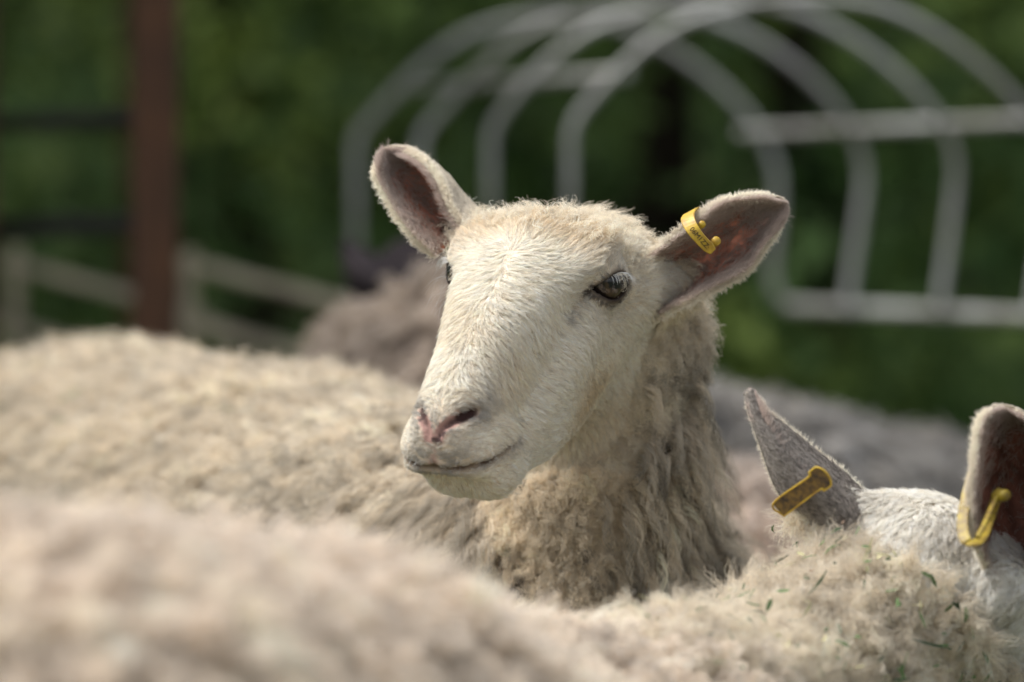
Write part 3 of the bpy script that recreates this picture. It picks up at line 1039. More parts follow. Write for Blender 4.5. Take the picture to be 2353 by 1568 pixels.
def face_flow(q):
    """hair direction on the head, local axes"""
    x, y, z = q[:, 0], q[:, 1], q[:, 2]
    sx = np.clip((x + 0.9 * (noise3(q, 0.7, 37) - 0.5)) / 2.2, -1, 1)
    top = smooth(-1.0, 2.0, z)
    whorl = smooth(-3.5, 7.0, y + 2.0 * (noise3(q, 0.8, 36) - 0.5))            # 0 above the whorl, 1 below
    muz = smooth(13.5, 17.5, y)
    low = smooth(-2.5, -5.5, z)
    v = np.zeros((len(q), 3))
    back = np.stack([0.55 * sx, -1.0 + 0 * x, -0.1 + 0 * x], 1)
    bridge = np.stack([0.85 * sx, 0.38 + 0 * x, -0.55 + 0 * x], 1)
    cheek = np.stack([0.15 * sx, -0.25 + 0 * x, -1.0 + 0 * x], 1)
    mz = np.stack([0.7 * sx, -0.75 + 0 * x, -0.35 + 0 * x], 1)
    chin = np.stack([0.25 * sx, -0.65 + 0 * x, -0.75 + 0 * x], 1)
    v = back * (1 - whorl)[:, None] + bridge * whorl[:, None]
    c = ((1 - top) * (0.35 + 0.65 * whorl))[:, None]
    v = v * (1 - c) + cheek * c
    v = v * (1 - muz[:, None]) + mz * muz[:, None]
    v = v * (1 - low[:, None]) + (chin * smooth(6, 10, y)[:, None] + cheek * (1 - smooth(6, 10, y))[:, None]) * low[:, None]
    # round the eye
    xa = np.stack([np.abs(x), y, z], 1)
    r = xa - (EYE_C + eye_n * 1.3)
    rl = np.linalg.norm(r, axis=1, keepdims=True)
    k = np.exp(-(rl / 2.3) ** 2)
    rr = r / np.maximum(rl, 0.1); rr[:, 0] *= np.sign(x)
    v = v * (1 - k) + (rr + v * 0.4) * k
    return v

def wig(p, s, seed):
    return np.stack([noise3(p, s, seed), noise3(p, s, seed + 1), noise3(p, s, seed + 2)], 1) - 0.5

GREY = np.array([0.36, 0.33, 0.31])
def face_color(q, p):
    c = np.tile(CREAM, (len(q), 1))
    n1 = noise3(p, 22, 31); n2 = noise3(p, 60, 32)
    tan = smooth(1.5, -2.5, q[:, 1]) * smooth(0.2, 2.0, q[:, 2]) * (0.55 + 0.6 * n1)
    tan = np.maximum(tan, 0.22 * smooth(0.45, 0.75, n1) * smooth(-3, 0, q[:, 2]))
    tan = np.maximum(tan, 0.8 * np.exp(-((q[:, 1] - 3.5) / 3.0) ** 2 - ((q[:, 2] + 8.0) / 2.2) ** 2))
    tan = np.maximum(tan, 0.35 * smooth(-10.5, -13.5, q[:, 2]))
    c = c * (1 - tan[:, None]) + np.array([0.70, 0.575, 0.40]) * tan[:, None]
    ed, al, n = eye_dark(q)
    g = np.clip(ed * 0.85, 0, 0.9)
    xa = np.stack([np.abs(q[:, 0]), q[:, 1], q[:, 2]], 1)
    re = np.linalg.norm(xa - (EYE_C + eye_n * 1.3), axis=1)
    g = np.maximum(g, 0.35 * np.exp(-(re / 2.6) ** 2))
    g = np.maximum(g, 0.85 * np.exp(-(polydist(q, NOS) / 0.85) ** 2))
    g = np.maximum(g, 0.8 * np.exp(-(np.linalg.norm(xa - np.array([0.6, 19.3, -1.3]), axis=1) / 1.6) ** 2))
    g = np.maximum(g, 0.9 * np.exp(-(polydist(q, MOUTH) / 0.5) ** 2) * (0.4 + 0.8 * n2))
    g = np.maximum(g, 0.62 * np.exp(-(np.linalg.norm(xa - np.array([0.8, 18.7, 1.4]), axis=1) / 1.3) ** 2) * (0.6 + 0.6 * n2))
    g = np.maximum(g, 0.35 * np.exp(-(np.linalg.norm(xa - np.array([2.6, 14.3, 1.2]), axis=1) / 1.2) ** 2))
    c = c * (1 - g[:, None]) + GREY * 0.5 * g[:, None]
    dk = smooth(0.35, 0.9, ed)[:, None]
    c = c * (1 - dk) + np.array([0.075, 0.058, 0.05]) * dk
    return c

if FUR:
    # ---------- short face hair
    fcen = V[F].mean(1); fl_ = to_local(fcen)
    fmask = fm_v[F].mean(1) * (mnear[F].all(1))
    nf = nrm(N_[F].mean(1))
    vis = facing(fcen, nf) > -0.40
    in_eye = (al_v[F].mean(1) < 0.26) & (n_v[F].mean(1) > -0.2)
    ndf, mdf = nd[F].mean(1), md[F].mean(1)
    bare = (pk[F].mean(1) > 0.58) | (ndf < 0.2) | (mdf < 0.26) | (inside[F].mean(1) > 0.3) | (in_eye & isface[F].all(1))
    fe = np.exp(-(np.linalg.norm(fl_ - (EYE_C + eye_n * 1.6 + eye_t * 0.5) * np.array([-1, 1, 1]), axis=1) / 1.3) ** 2)
    wgt = fmask * vis * (~bare) * (1 - 0.85 * fe)
    C = 30000; Mh = 9
    p, n, fi = sample_quads(V, F, N_, C, wgt)
    q = to_local(p)
    fl = face_flow(q) @ HB.T + wig(p, 30, 40) * 0.6 + wig(p, 110, 45) * 0.35
    ed, al, nn_ = eye_dark(q)
    re = np.linalg.norm(np.stack([np.abs(q[:, 0]), q[:, 1], q[:, 2]], 1) - (EYE_C + eye_n * 1.3), axis=1)
    L = 0.0078 + 0.004 * smooth(4, -4, q[:, 1]) * smooth(0, 2, q[:, 2])
    L = L * (1 - 0.45 * smooth(14, 18, q[:, 1])) * (0.35 + 0.65 * smooth(1.2, 3.0, re))
    L = L * (1 - 0.5 * np.exp(-(polydist(q, MOUTH) / 0.6) ** 2)) * (1 - 0.4 * np.exp(-(polydist(q, NOS) / 0.5) ** 2))
    L = L * (1 - 0.6 * np.exp(-(np.linalg.norm(q - (EYE_C + eye_n * 1.6 + eye_t * 0.5) * np.array([-1, 1, 1]), axis=1) / 1.8) ** 2))
    L = L * (1 + 0.5 * smooth(-4, -6.5, q[:, 2]) * smooth(12, 15, q[:, 1]))
    h = locks(p, n, fl, Mh, 0.0017, L, 0.24, 0.04, 6, 0.48, curl=0.0003, turns=0.6, fine=0.0004, fturns=0.8, lvar=0.3, wander=0.16)
    bc = face_color(q, p)
    clv = 0.10
    col = colors(C, Mh, bc, clv, 0.09, 0.04)
    hair_obj('face_hair', h, radii(len(h), 6, 0.00011, 0.3), col, M_hair, ewe)

    # ---------- woolly poll, stray crimped hairs on the crown
    poll = fmask * vis * smooth(0.0, -4.5, fl_[:, 1]) * smooth(-3.0, -0.5, fl_[:, 2])
    C = 420
    p, n, fi = sample_quads(V, F, N_, C, poll)
    q = to_local(p)
    fl = face_flow(q) @ HB.T + wig(p, 60, 50) * 2.2
    h = locks(p, n, fl, 8, 0.003, 0.012, 0.5, 0.35, 8, 0.3, curl=0.0016, turns=1.3, fine=0.0012, fturns=1.4, lvar=0.4, wander=0.8)
    hair_obj('crown_wool', h, radii(len(h), 8, 0.00012, 0.5), colors(C, 8, np.array([0.86, 0.79, 0.67]), 0.1, 0.1), M_wool, ewe)

    # ---------- eyelashes
    for sg in (1, -1):
        k = 40
        tt = np.linspace(0.02, 0.62, k) + rng.normal(0, 0.008, k)
        t = -1.35 + 3.1 * tt
        hh = 1.25 * np.sin(np.pi * np.clip(tt, 0, 1) ** 0.80) ** 0.75 * (1 - 0.25 * tt)
        v = 0.06 - 0.25 * tt + 0.76 * hh
        nn2 = np.sqrt(np.maximum((EYE_R + 0.2) ** 2 - t ** 2 - v ** 2, 0.05))
        base = EYE_C + t[:, None] * eye_t + v[:, None] * eye_v + nn2[:, None] * eye_n
        ln = (0.95 + 0.55 * np.exp(-((tt - 0.22) / 0.22) ** 2)) * rng.uniform(0.7, 1.2, k)
        d0 = eye_n * 0.85 + eye_v * 0.25 - eye_t * (0.55 - tt)[:, None] * 0.9 + rng.normal(0, 0.10, (k, 3))
        d1 = eye_n * 0.35 - eye_v * 0.95 - eye_t * (0.5 - tt)[:, None] * 0.9 + rng.normal(0, 0.12, (k, 3))
        s = np.linspace(0, 1, 7)[None, :, None]
        pts = base[:, None] + ln[:, None, None] * (d0[:, None] * s + (d1 - d0)[:, None] * s ** 2 * 0.62)
        pts = pts * np.array([sg, 1, 1])
        hair_obj('eyelashes', to_world(pts), radii(k, 7, 0.00013, 0.25), np.full((k, 3), 0.80), M_hair, ewe)

    # ---------- fleece of neck and body
    fm_f = 1 - fm_v[F].mean(1)
    depth_y = fcen[:, 1]
    zz = fcen[:, 2]
    necky = smooth(4.02, 3.94, depth_y)
    wv = fm_f * (facing(fcen, nf) > -0.35) * (zz > 0.42)
    # neck: small crimped curls
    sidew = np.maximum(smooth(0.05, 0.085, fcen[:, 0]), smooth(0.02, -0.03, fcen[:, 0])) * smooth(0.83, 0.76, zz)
    hole = 1 - 0.93 * sidew * smooth(0.56, 0.66, noise3(fcen * np.array([1, 1, 0.55]), 75, 64))
    C = 7500; Mw = 20
    p, n, fi = sample_quads(V, F, N_, C, wv * necky * hole)
    p = p + n * (0.010 * (noise3(p, 70, 66) - 0.35) + 0.006 * (noise3(p, 160, 67) - 0.4))[:, None] * fm_f[fi][:, None]
    q = to_local(p)
    throat = np.exp(-((p[:, 0] - 0.035) / 0.06) ** 2) * (n[:, 1] < -0.2)
    rside = smooth(0.055, 0.10, p[:, 0])
    lside = smooth(0.0, -0.05, p[:, 0])
    fl = np.tile(np.array([0.10, 0.1, -1.0]), (C, 1)) + wig(p, 25, 60) * 1.6
    L = 0.013 + 0.006 * np.maximum(rside, lside) + 0.008 * smooth(0.70, 0.58, p[:, 2])
    L = L * (0.55 + 0.45 * smooth(-0.2, 0.7, fm_f[fi] - 0.3)) * (1 - 0.4 * smooth(-9, -5, q[:, 2])) * (1 - 0.45 * np.maximum(rside, lside) * smooth(0.84, 0.77, p[:, 2]))
    h = locks(p, n, fl, Mw, 0.0038, L, 0.72, 0.42, 12, 0.40, curl=0.0019, turns=1.7, fine=0.0015, fturns=2.0, grav=0.2, lvar=0.4, wander=0.9)
    base = np.tile(np.array([0.74, 0.635, 0.50]), (C, 1))
    n1 = noise3(p, 30, 70)[:, None]
    base = base * (0.80 + 0.4 * n1)
    base = base * (1 - 0.10 * smooth(0.72, 0.60, p[:, 2])[:, None] * throat[:, None])
    base = base + (np.array([0.84, 0.77, 0.66]) - base) * (0.7 * rside * smooth(0.68, 0.76, p[:, 2]))[:, None]
    toph = smooth(-9.0, -5.0, q[:, 2])[:, None]
    base = base * (1 - toph) + np.array([0.86, 0.79, 0.67]) * toph
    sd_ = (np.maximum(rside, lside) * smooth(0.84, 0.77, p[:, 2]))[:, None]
    base = base * (1 - 0.30 * sd_)  # gap shade between hanging locks painted into the side underfuzz
    base = base * (1 - 0.6 * throat[:, None]) + np.array([0.82, 0.72, 0.57]) * 0.6 * throat[:, None] * (0.8 + 0.4 * n1)
    dirt = (rng.random(C) < 0.05 + 0.12 * np.maximum(rside, lside)) & (noise3(p, 55, 72) > 0.52)
    base[dirt] = np.array([0.075, 0.058, 0.045])
    tipf = 1 - 0.45 * np.maximum(rside, lside) * smooth(0.84, 0.76, p[:, 2]) * smooth(0.25, 0.7, noise3(p, 45, 74))
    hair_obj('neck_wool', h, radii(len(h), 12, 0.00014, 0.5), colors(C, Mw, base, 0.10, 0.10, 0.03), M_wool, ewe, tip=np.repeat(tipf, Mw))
    # hanging matted staples on both sides of the neck
    st_w = wv * necky * np.maximum(0.6 * smooth(0.05, 0.09, fcen[:, 0]), smooth(0.02, -0.03, fcen[:, 0])) * smooth(0.80, 0.74, zz)
    C = 640; Mw = 36
    p, n, fi = sample_quads(V, F, N_, C, st_w)
    fl = np.tile(np.array([0.0, 0.0, -1.0]), (C, 1)) + wig(p, 30, 80) * 0.8
    h = locks(p, n, fl, Mw, 0.0050, 0.040, 0.60, 0.30, 16, 0.72, curl=0.0030, turns=2.3, fine=0.0007, fturns=2.0, grav=0.5, lvar=0.35, wander=0.35)
    base = np.array([0.80, 0.71, 0.585]) * (0.72 + 0.5 * noise3(p, 40, 82))[:, None]
    hair_obj('neck_locks', h, radii(len(h), 16, 0.00016, 0.5), colors(C, Mw, base, 0.14, 0.08), M_wool, ewe, tip=np.repeat(rng.uniform(0.12, 0.9, C), Mw))
    # cheek fuzz where the short face hair grows into fleece
    band = (fm_f * (1 - fm_f) * 4) ** 0.7 * (facing(fcen, nf) > -0.3) * mnear[F].all(1)
    C = 1500
    p, n, fi = sample_quads(V, F, N_, C, band)
    fl = np.array([0.35, 0.1, -0.9]) + wig(p, 30, 84) * 1.2
    h = locks(p, n, fl, 14, 0.0045, 0.015, 0.42, 0.2, 9, 0.35, curl=0.0010, turns=1.2, fine=0.0012, fturns=1.4, lvar=0.4, wander=0.6)
    base = np.array([0.86, 0.78, 0.65]) * (0.85 + 0.25 * noise3(p, 40, 85))[:, None]
    hair_obj('cheek_fuzz', h, radii(len(h), 9, 0.00012, 0.4), colors(C, 14, base, 0.08, 0.09), M_wool, ewe)
    # whiskers and stray long hairs
    spots = [(930 + 10 * k, 1040 + 6 * k) for k in range(5)] + [(1060, 1050), (1090, 1040), (1120, 1030), (1100, 1000), (1010, 1115), (1040, 1125), (1080, 1120), (1110, 1105), (1150, 1010), (945, 985), (952, 1010)]
    wp, wn = [], []
    for q in spots:
        a0 = on_head(*q); a0 = a0 * np.array([1 if q[0] > 990 else -1, 1, 1]); wp.append(to_world(a0)); wn.append(nrm(a0 - np.array([0, 14.5, -3.0])) @ HB.T)
    for k in range(12):
        a0 = (EYE_C + eye_n * 1.9 + eye_t * rng.uniform(-0.6, 1.8) + eye_v * rng.uniform(-2.5, 0.9)) * np.array([-1, 1, 1]); wp.append(to_world(a0)); wn.append(nrm(np.array([-1.0, -0.1, -0.15]) + rng.normal(0, 0.25, 3)))
    wp, wn = np.repeat(np.array(wp), 2, 0), np.repeat(np.array(wn), 2, 0)
    h = locks(wp + rng.normal(0, 0.001, wp.shape), nrm(wn + rng.normal(0, 0.2, wn.shape)), np.tile(np.array([0.2, 0, -1.0]), (len(wp), 1)), 1, 0.001, 0.016, 0.85, 0.4, 8, 0.0, grav=0.3, lvar=0.4, wander=0.4)
    hair_obj('whiskers', h, radii(len(h), 8, 0.00006, 0.3), np.full((len(h), 3), 0.6), M_hair, ewe)
    # back and flank
    C = 14000; Mw = 10
    p, n, fi = sample_quads(V, F, N_, C, wv * (1 - necky))
    p = p + n * (0.015 * (noise3(p, 28, 68) - 0.3) + 0.010 * (noise3(p, 70, 69) - 0.4))[:, None]
    fl = np.tile(bd * 0.8 + np.array([-0.1, -0.2, -0.6]), (C, 1)) + wig(p, 12, 90) * 1.5
    h = locks(p, n, fl, Mw, 0.0060, 0.026, 0.66, 0.40, 12, 0.72, curl=0.0042, turns=2.2, fine=0.0012, fturns=1.8, grav=0.15, lvar=0.35, wander=0.5)
    base = np.array([0.875, 0.78, 0.64]) * (0.72 + 0.4 * noise3(p, 14, 92))[:, None]
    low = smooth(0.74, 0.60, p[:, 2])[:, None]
    base = base * (1 - 0.15 * low)  # lower flank painted darker for both its shade and its dirt
    dk = (rng.random(C) < 0.10) & (p[:, 1] < 4.25)
    base[dk] *= 0.5
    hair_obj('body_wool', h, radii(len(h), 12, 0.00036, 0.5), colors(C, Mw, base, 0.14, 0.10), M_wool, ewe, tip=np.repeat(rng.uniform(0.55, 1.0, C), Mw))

    # ---------- ears
    def ear_col(p): return np.tile(np.array([0.78, 0.72, 0.62]), (len(p), 1)) * (0.85 + 0.3 * noise3(p, 50, 99))[:, None]
    def ear_in(p): return np.tile(np.array([0.60, 0.50, 0.45]), (len(p), 1))
    ear_hair('ear_hair', G_far, n_far, e_far, ear_col, ear_in)
    ear_hair('ear_hair', G_near, n_near, e_near, ear_col, ear_in)
# ---------- ear tag of the ewe
tagpath = catmull(PP([(1650, 545, 3.795), (1618, 508, 3.785), (1603, 489, 3.762), (1589, 486, 3.738), (1580, 500, 3.718), (1590, 525, 3.708), (1612, 553, 3.708), (1638, 578, 3.712)]), 36)
wdir = nrm(np.array([0.88, 0.12, 0.46]))
wid = np.interp(np.linspace(0, 1, 36), [0, 0.25, 0.45, 0.6, 0.85, 0.95, 1], [0.0095, 0.0098, 0.0105, 0.0105, 0.0085, 0.0085, 0.0055])
tg, wd, nr, tn = strap('ear_tag', tagpath, wdir, wid, 0.0016, M_yellow, ewe, label='yellow plastic loop tag with black print')
def stud(parent, c, axis, r, h, name='stud', mat=None):
    axis = nrm(axis)
    path = np.array([c - axis * h / 2, c - axis * h * 0.3, c + axis * h * 0.3, c + axis * h / 2])
    v, f = tube(path, [r * 0.85, r, r, r * 0.8], 10)
    return mesh_obj(name, v, f, mat or M_yellow, parent, True)
stud(tg, P(1612, 517, 3.722), (0.2, -1, 0.2), 0.0028, 0.007)
stud(tg, P(1644, 556, 3.722), (0.2, -1, 0.2), 0.0036, 0.008)
def lettering(parent, text, c, along, across, size):
    cu = bpy.data.curves.new('lettering', 'FONT')
    cu.body = text; cu.size = size; cu.extrude = 0.00012; cu.align_x = 'CENTER'; cu.align_y = 'CENTER'
    cu.materials.append(M_ink)
    tmp = bpy.data.objects.new('lettering_text', cu); sc.collection.objects.link(tmp)
    bpy.context.view_layer.update()
    me = bpy.data.meshes.new_from_object(tmp)
    bpy.data.objects.remove(tmp)
    o = bpy.data.objects.new('lettering', me); sc.collection.objects.link(o)
    x = nrm(along); z = nrm(np.cross(x, across)); y = np.cross(z, x)
    m = Matrix(((x[0], y[0], z[0], c[0]), (x[1], y[1], z[1], c[1]), (x[2], y[2], z[2], c[2]), (0, 0, 0, 1)))
    o.matrix_world = m
    o.parent = parent
    return o
k = 29
onrm = nr[k] if nr[k][1] < 0 else -nr[k]
ac = wd[k] if np.cross(tn[k], wd[k]) @ onrm > 0 else -wd[k]
lettering(tg, '06M1ZZ:', tagpath[k] + onrm * 0.00105, tn[k], ac, 0.0052)

# ================================================================== sheep seen from behind, lower right
def img_xy(p):
    d = p[:, 1]
    return p[:, 0] / (KPX * d) + 1176.5, 784 - (p[:, 2] - CAM_Z) / (KPX * d)

FN = PP([(1100, 2035, 3.25), (1500, 1785, 3.42), (1850, 1615, 3.54), (2110, 1325, 3.60)])
FN_R = [0.125, 0.082, 0.056, 0.048]
FB = PP([(60, 2015, 2.72), (600, 2035, 2.98), (1100, 2035, 3.25)])
FB_R = [0.165, 0.165, 0.135]
FH = PP([(2110, 1325, 3.60), (2330, 1410, 3.66), (2560, 1530, 3.74), (2840, 1700, 3.84)])
FH_R = [0.050, 0.056, 0.044, 0.032]
fbd = nrm(FB[2] - FB[0]); fside = np.array([-fbd[1], fbd[0], 0])
FLEGS = []
for c, hind in ((FB[2], False), (FB[0], True)):
    for sg in (-1, 1):
        tp = c + fside * sg * 0.08 + np.array([0, 0, -0.05])
        FLEGS.append(leg_chain(tp, (tp[0], tp[1]), 0.05, hind, (fbd[0], fbd[1])))
def fore_field(p):
    shp = p.shape[:-1]; p = p.reshape(-1, 3)
    d = chain(p, FB, FB_R, 0.05)
    d = smin(d, chain(p, FN, FN_R, 0.04), 0.04)
    d = smin(d, chain(p, FH, FH_R, 0.03), 0.03)
    d = smin(d, rcone(p, P(2000, 1230, 3.60), P(1925, 1190, 3.595), 0.026, 0.019), 0.02)
    d = smin(d, rcone(p, P(2290, 1390, 3.60), P(2300, 1350, 3.56), 0.028, 0.020), 0.02)
    for pts, rr in FLEGS:
        d = smin(d, chain(p, pts, rr, 0.01), 0.03)
    return d.reshape(shp)
xs = axis_grid(-0.52, 0.66, 0.016, 0.16, 0.40, 0.006)
ys = axis_grid(2.48, 3.95, 0.018, 3.48, 3.70, 0.006)
zs = axis_grid(-0.03, 0.78, 0.016, 0.58, 0.72, 0.006)
D = build_field(fore_field, xs, ys, zs)
V2, F2 = surface_nets(xs, ys, zs, D)
V2 = project(fore_field, V2, 2, 5e-4)
N2 = vert_normals(V2, F2)
ix, iy = img_xy(V2)
def fore_face(ix, iy, p):
    """short hair beyond the ruff of the neck"""
    by = np.interp(ix, [1780, 1890, 2000, 2110, 2200, 2290, 2400, 2600], [1100, 1255, 1278, 1315, 1395, 1515, 1600, 1760])
    return np.maximum(smooth(-18, 14, by - iy + 22 * (noise3(p, 60, 5) - 0.5) * 2) * smooth(1850, 1900, ix), smooth(2440, 2500, ix) * (p[:, 2] > 0.45))
fmk = fore_face(ix, iy, V2)
skin2 = np.array([0.50, 0.42, 0.33]) * np.ones((len(V2), 1))
fore = empty('sheep', (0, 0, 0), 'sheep seen from behind with two dirty yellow ear tags, green hay bits on its neck', 'sheep')
mesh_obj('body', V2, F2, M_skin, fore, True, {'skin_color': skin2})

G_fl = ear_grid([
    [(2000, 1150, 3.605), (1935, 1088, 3.605), (1872, 1040, 3.605), (1806, 985, 3.605), (1755, 948, 3.602), (1732, 908, 3.600)],
    [(1965, 1205, 3.560), (1890, 1130, 3.560), (1838, 1080, 3.565), (1785, 1018, 3.572), (1748, 966, 3.582), (1726, 902, 3.593)],
    [(1925, 1235, 3.575), (1850, 1165, 3.572), (1805, 1105, 3.575), (1772, 1040, 3.580), (1742, 972, 3.588), (1720, 902, 3.595)],
    [(1885, 1245, 3.615), (1826, 1176, 3.615), (1788, 1116, 3.612), (1764, 1050, 3.608), (1738, 975, 3.602), (1716, 906, 3.600)]], 26, 17)
G_fr = ear_grid([
    [(2292, 1350, 3.575), (2240, 1250, 3.508), (2228, 1155, 3.505), (2238, 1055, 3.510), (2250, 975, 3.518), (2282, 938, 3.528)],
    [(2298, 1360, 3.59), (2280, 1260, 3.585), (2286, 1150, 3.585), (2300, 1055, 3.58), (2305, 978, 3.565), (2300, 936, 3.545)],
    [(2320, 1380, 3.585), (2360, 1260, 3.60), (2385, 1150, 3.60), (2395, 1065, 3.59), (2380, 990, 3.57), (2325, 940, 3.548)],
    [(2325, 1350, 3.575), (2415, 1240, 3.52), (2470, 1150, 3.515), (2475, 1075, 3.52), (2430, 1000, 3.525), (2345, 948, 3.535)]], 26, 17)
du = np.gradient(G_fl, axis=0); dv = np.gradient(G_fl, axis=1)
sg_l = 1 if np.cross(du, dv)[13, 8][1] > 0 else -1          # back of this ear towards the camera
el, n_l = ear_obj('ear', G_fl, fore, sg_l, EAR_SKIN_IN, np.array([0.10, 0.08, 0.075]))
er, n_r = ear_obj('ear', G_fr, fore, ear_sign(G_fr), EAR_SKIN_IN * 0.35, EAR_SKIN_OUT)

hd_ = nrm(FH[2] - FH[1]); hs_ = nrm(np.cross(hd_, np.array([0, 0, 1.0]))); hu_ = np.cross(hs_, hd_)
for sg in (-1, 1):                                   # eyes on the far side of the turned-away head
    ec = FH[1] + hd_ * 0.045 + hs_ * sg * 0.043 + hu_ * 0.012
    ev, ef, ecol = [], [], []
    for j in range(17):
        th = math.pi * j / 16
        for i in range(24):
            ph = 2 * math.pi * i / 24
            dloc = hs_ * sg * math.cos(th) + (hd_ * math.cos(ph) + hu_ * math.sin(ph)) * math.sin(th)
            ev.append(ec + dloc * 0.0145)
            ecol.append((0.006, 0.006, 0.008) if math.sin(th) < 0.45 and abs(math.sin(th) * math.sin(ph)) < 0.2 and math.cos(th) > 0 else (0.05, 0.033, 0.02))
    for j in range(16):
        for i in range(24):
            ef.append((j * 24 + i, (j + 1) * 24 + i, (j + 1) * 24 + (i + 1) % 24, j * 24 + (i + 1) % 24))
    mesh_obj('eye', ev, ef, M_eye, fore, True, {'eye_color': np.array(ecol)})

# tags
def plate_tag(parent):
    c0, c1 = P(1783, 1178, 3.563), P(1893, 1094, 3.535)
    ax = nrm(c1 - c0); Lg = np.linalg.norm(c1 - c0)
    side = nrm(np.cross(ax, np.array([0.05, 1.0, 0.05])))
    pts = []
    w0, w1 = 0.0058, 0.0088
    out = [(0, -w0), (Lg * 0.80, -w0), (Lg * 0.86, -w1 * 0.9)]
    for a in np.linspace(-70, 70, 9):
        out.append((Lg * 0.95 + w1 * 0.75 * math.cos(math.radians(a)) * 1.0, w1 * math.sin(math.radians(a))))
    out += [(Lg * 0.86, w1 * 0.9), (Lg * 0.80, w0), (0, w0)]
    nrmv = np.cross(side, ax); nrmv = nrmv if nrmv[1] < 0 else -nrmv
    def bend(x, y, h):
        b = max(0, 0.010 - x) / 0.010
        return c0 + ax * x + side * y + nrmv * (h - 0.006 * b * b)
    n = len(out); th = 0.0014
    V = [bend(x, y, th) for x, y in out] + [bend(x, y, 0) for x, y in out]
    F = [tuple(range(n)), tuple(reversed(range(n, 2 * n)))] + [(i, (i + 1) % n, (i + 1) % n + n, i + n) for i in range(n)]
    o = mesh_obj('ear_tag', V, F, M_dirty, parent, False); o['label'] = 'mud caked yellow strip tag on the grey ear'
    rp = catmull([bend(x, y, th * 0.8) for x, y in out + [out[0]]], 80)
    v, f = tube(rp, 0.00075, 6); mesh_obj('rim', v, f, M_yellow, o)
    hook = catmull([bend(0, 0, 0.0008), bend(-0.003, 0, -0.003), bend(-0.002, 0, -0.010), bend(0.006, 0, -0.016), bend(Lg * 0.6, 0, -0.018)], 24)
    strap('back_strip', hook, side, 0.0116, 0.0014, M_old_yellow, o)
plate_tag(el)
rp = catmull(PP([(2236, 1085, 3.522), (2222, 1135, 3.512), (2212, 1195, 3.495), (2216, 1236, 3.482), (2236, 1250, 3.476), (2256, 1236, 3.484), (2268, 1205, 3.500), (2284, 1160, 3.520), (2296, 1128, 3.532)]), 44)
t2, wd2, nr2, tn2 = strap('ear_tag', rp, nrm(np.array([0.55, -0.72, -0.42])), np.full(44, 0.0078), 0.0017, M_old_yellow, er, label='yellow loop tag hanging in the dark inner ear')
stud(t2, P(2300, 1140, 3.512), (0.7, -0.6, 0.2), 0.0042, 0.012, mat=M_old_yellow)
sp = catmull(PP([(2246, 1235, 3.470), (2262, 1205, 3.482), (2284, 1155, 3.505), (2296, 1125, 3.518)]), 12)
strap('inner_strip', sp, nrm(np.array([0.55, -0.72, -0.42])), np.full(12, 0.0035), 0.0025, M_old_yellow, t2)

def ridge_puffs(p, n, fl, C, M, R, L, K, rad, base, name, parent, **kw):
    h = locks(p, n, fl, M, R, L, K=K, **kw)
    return hair_obj(name, h, radii(len(h), K, rad, 0.5), colors(C, M, base, 0.11, 0.10, 0.03), M_wool, parent)

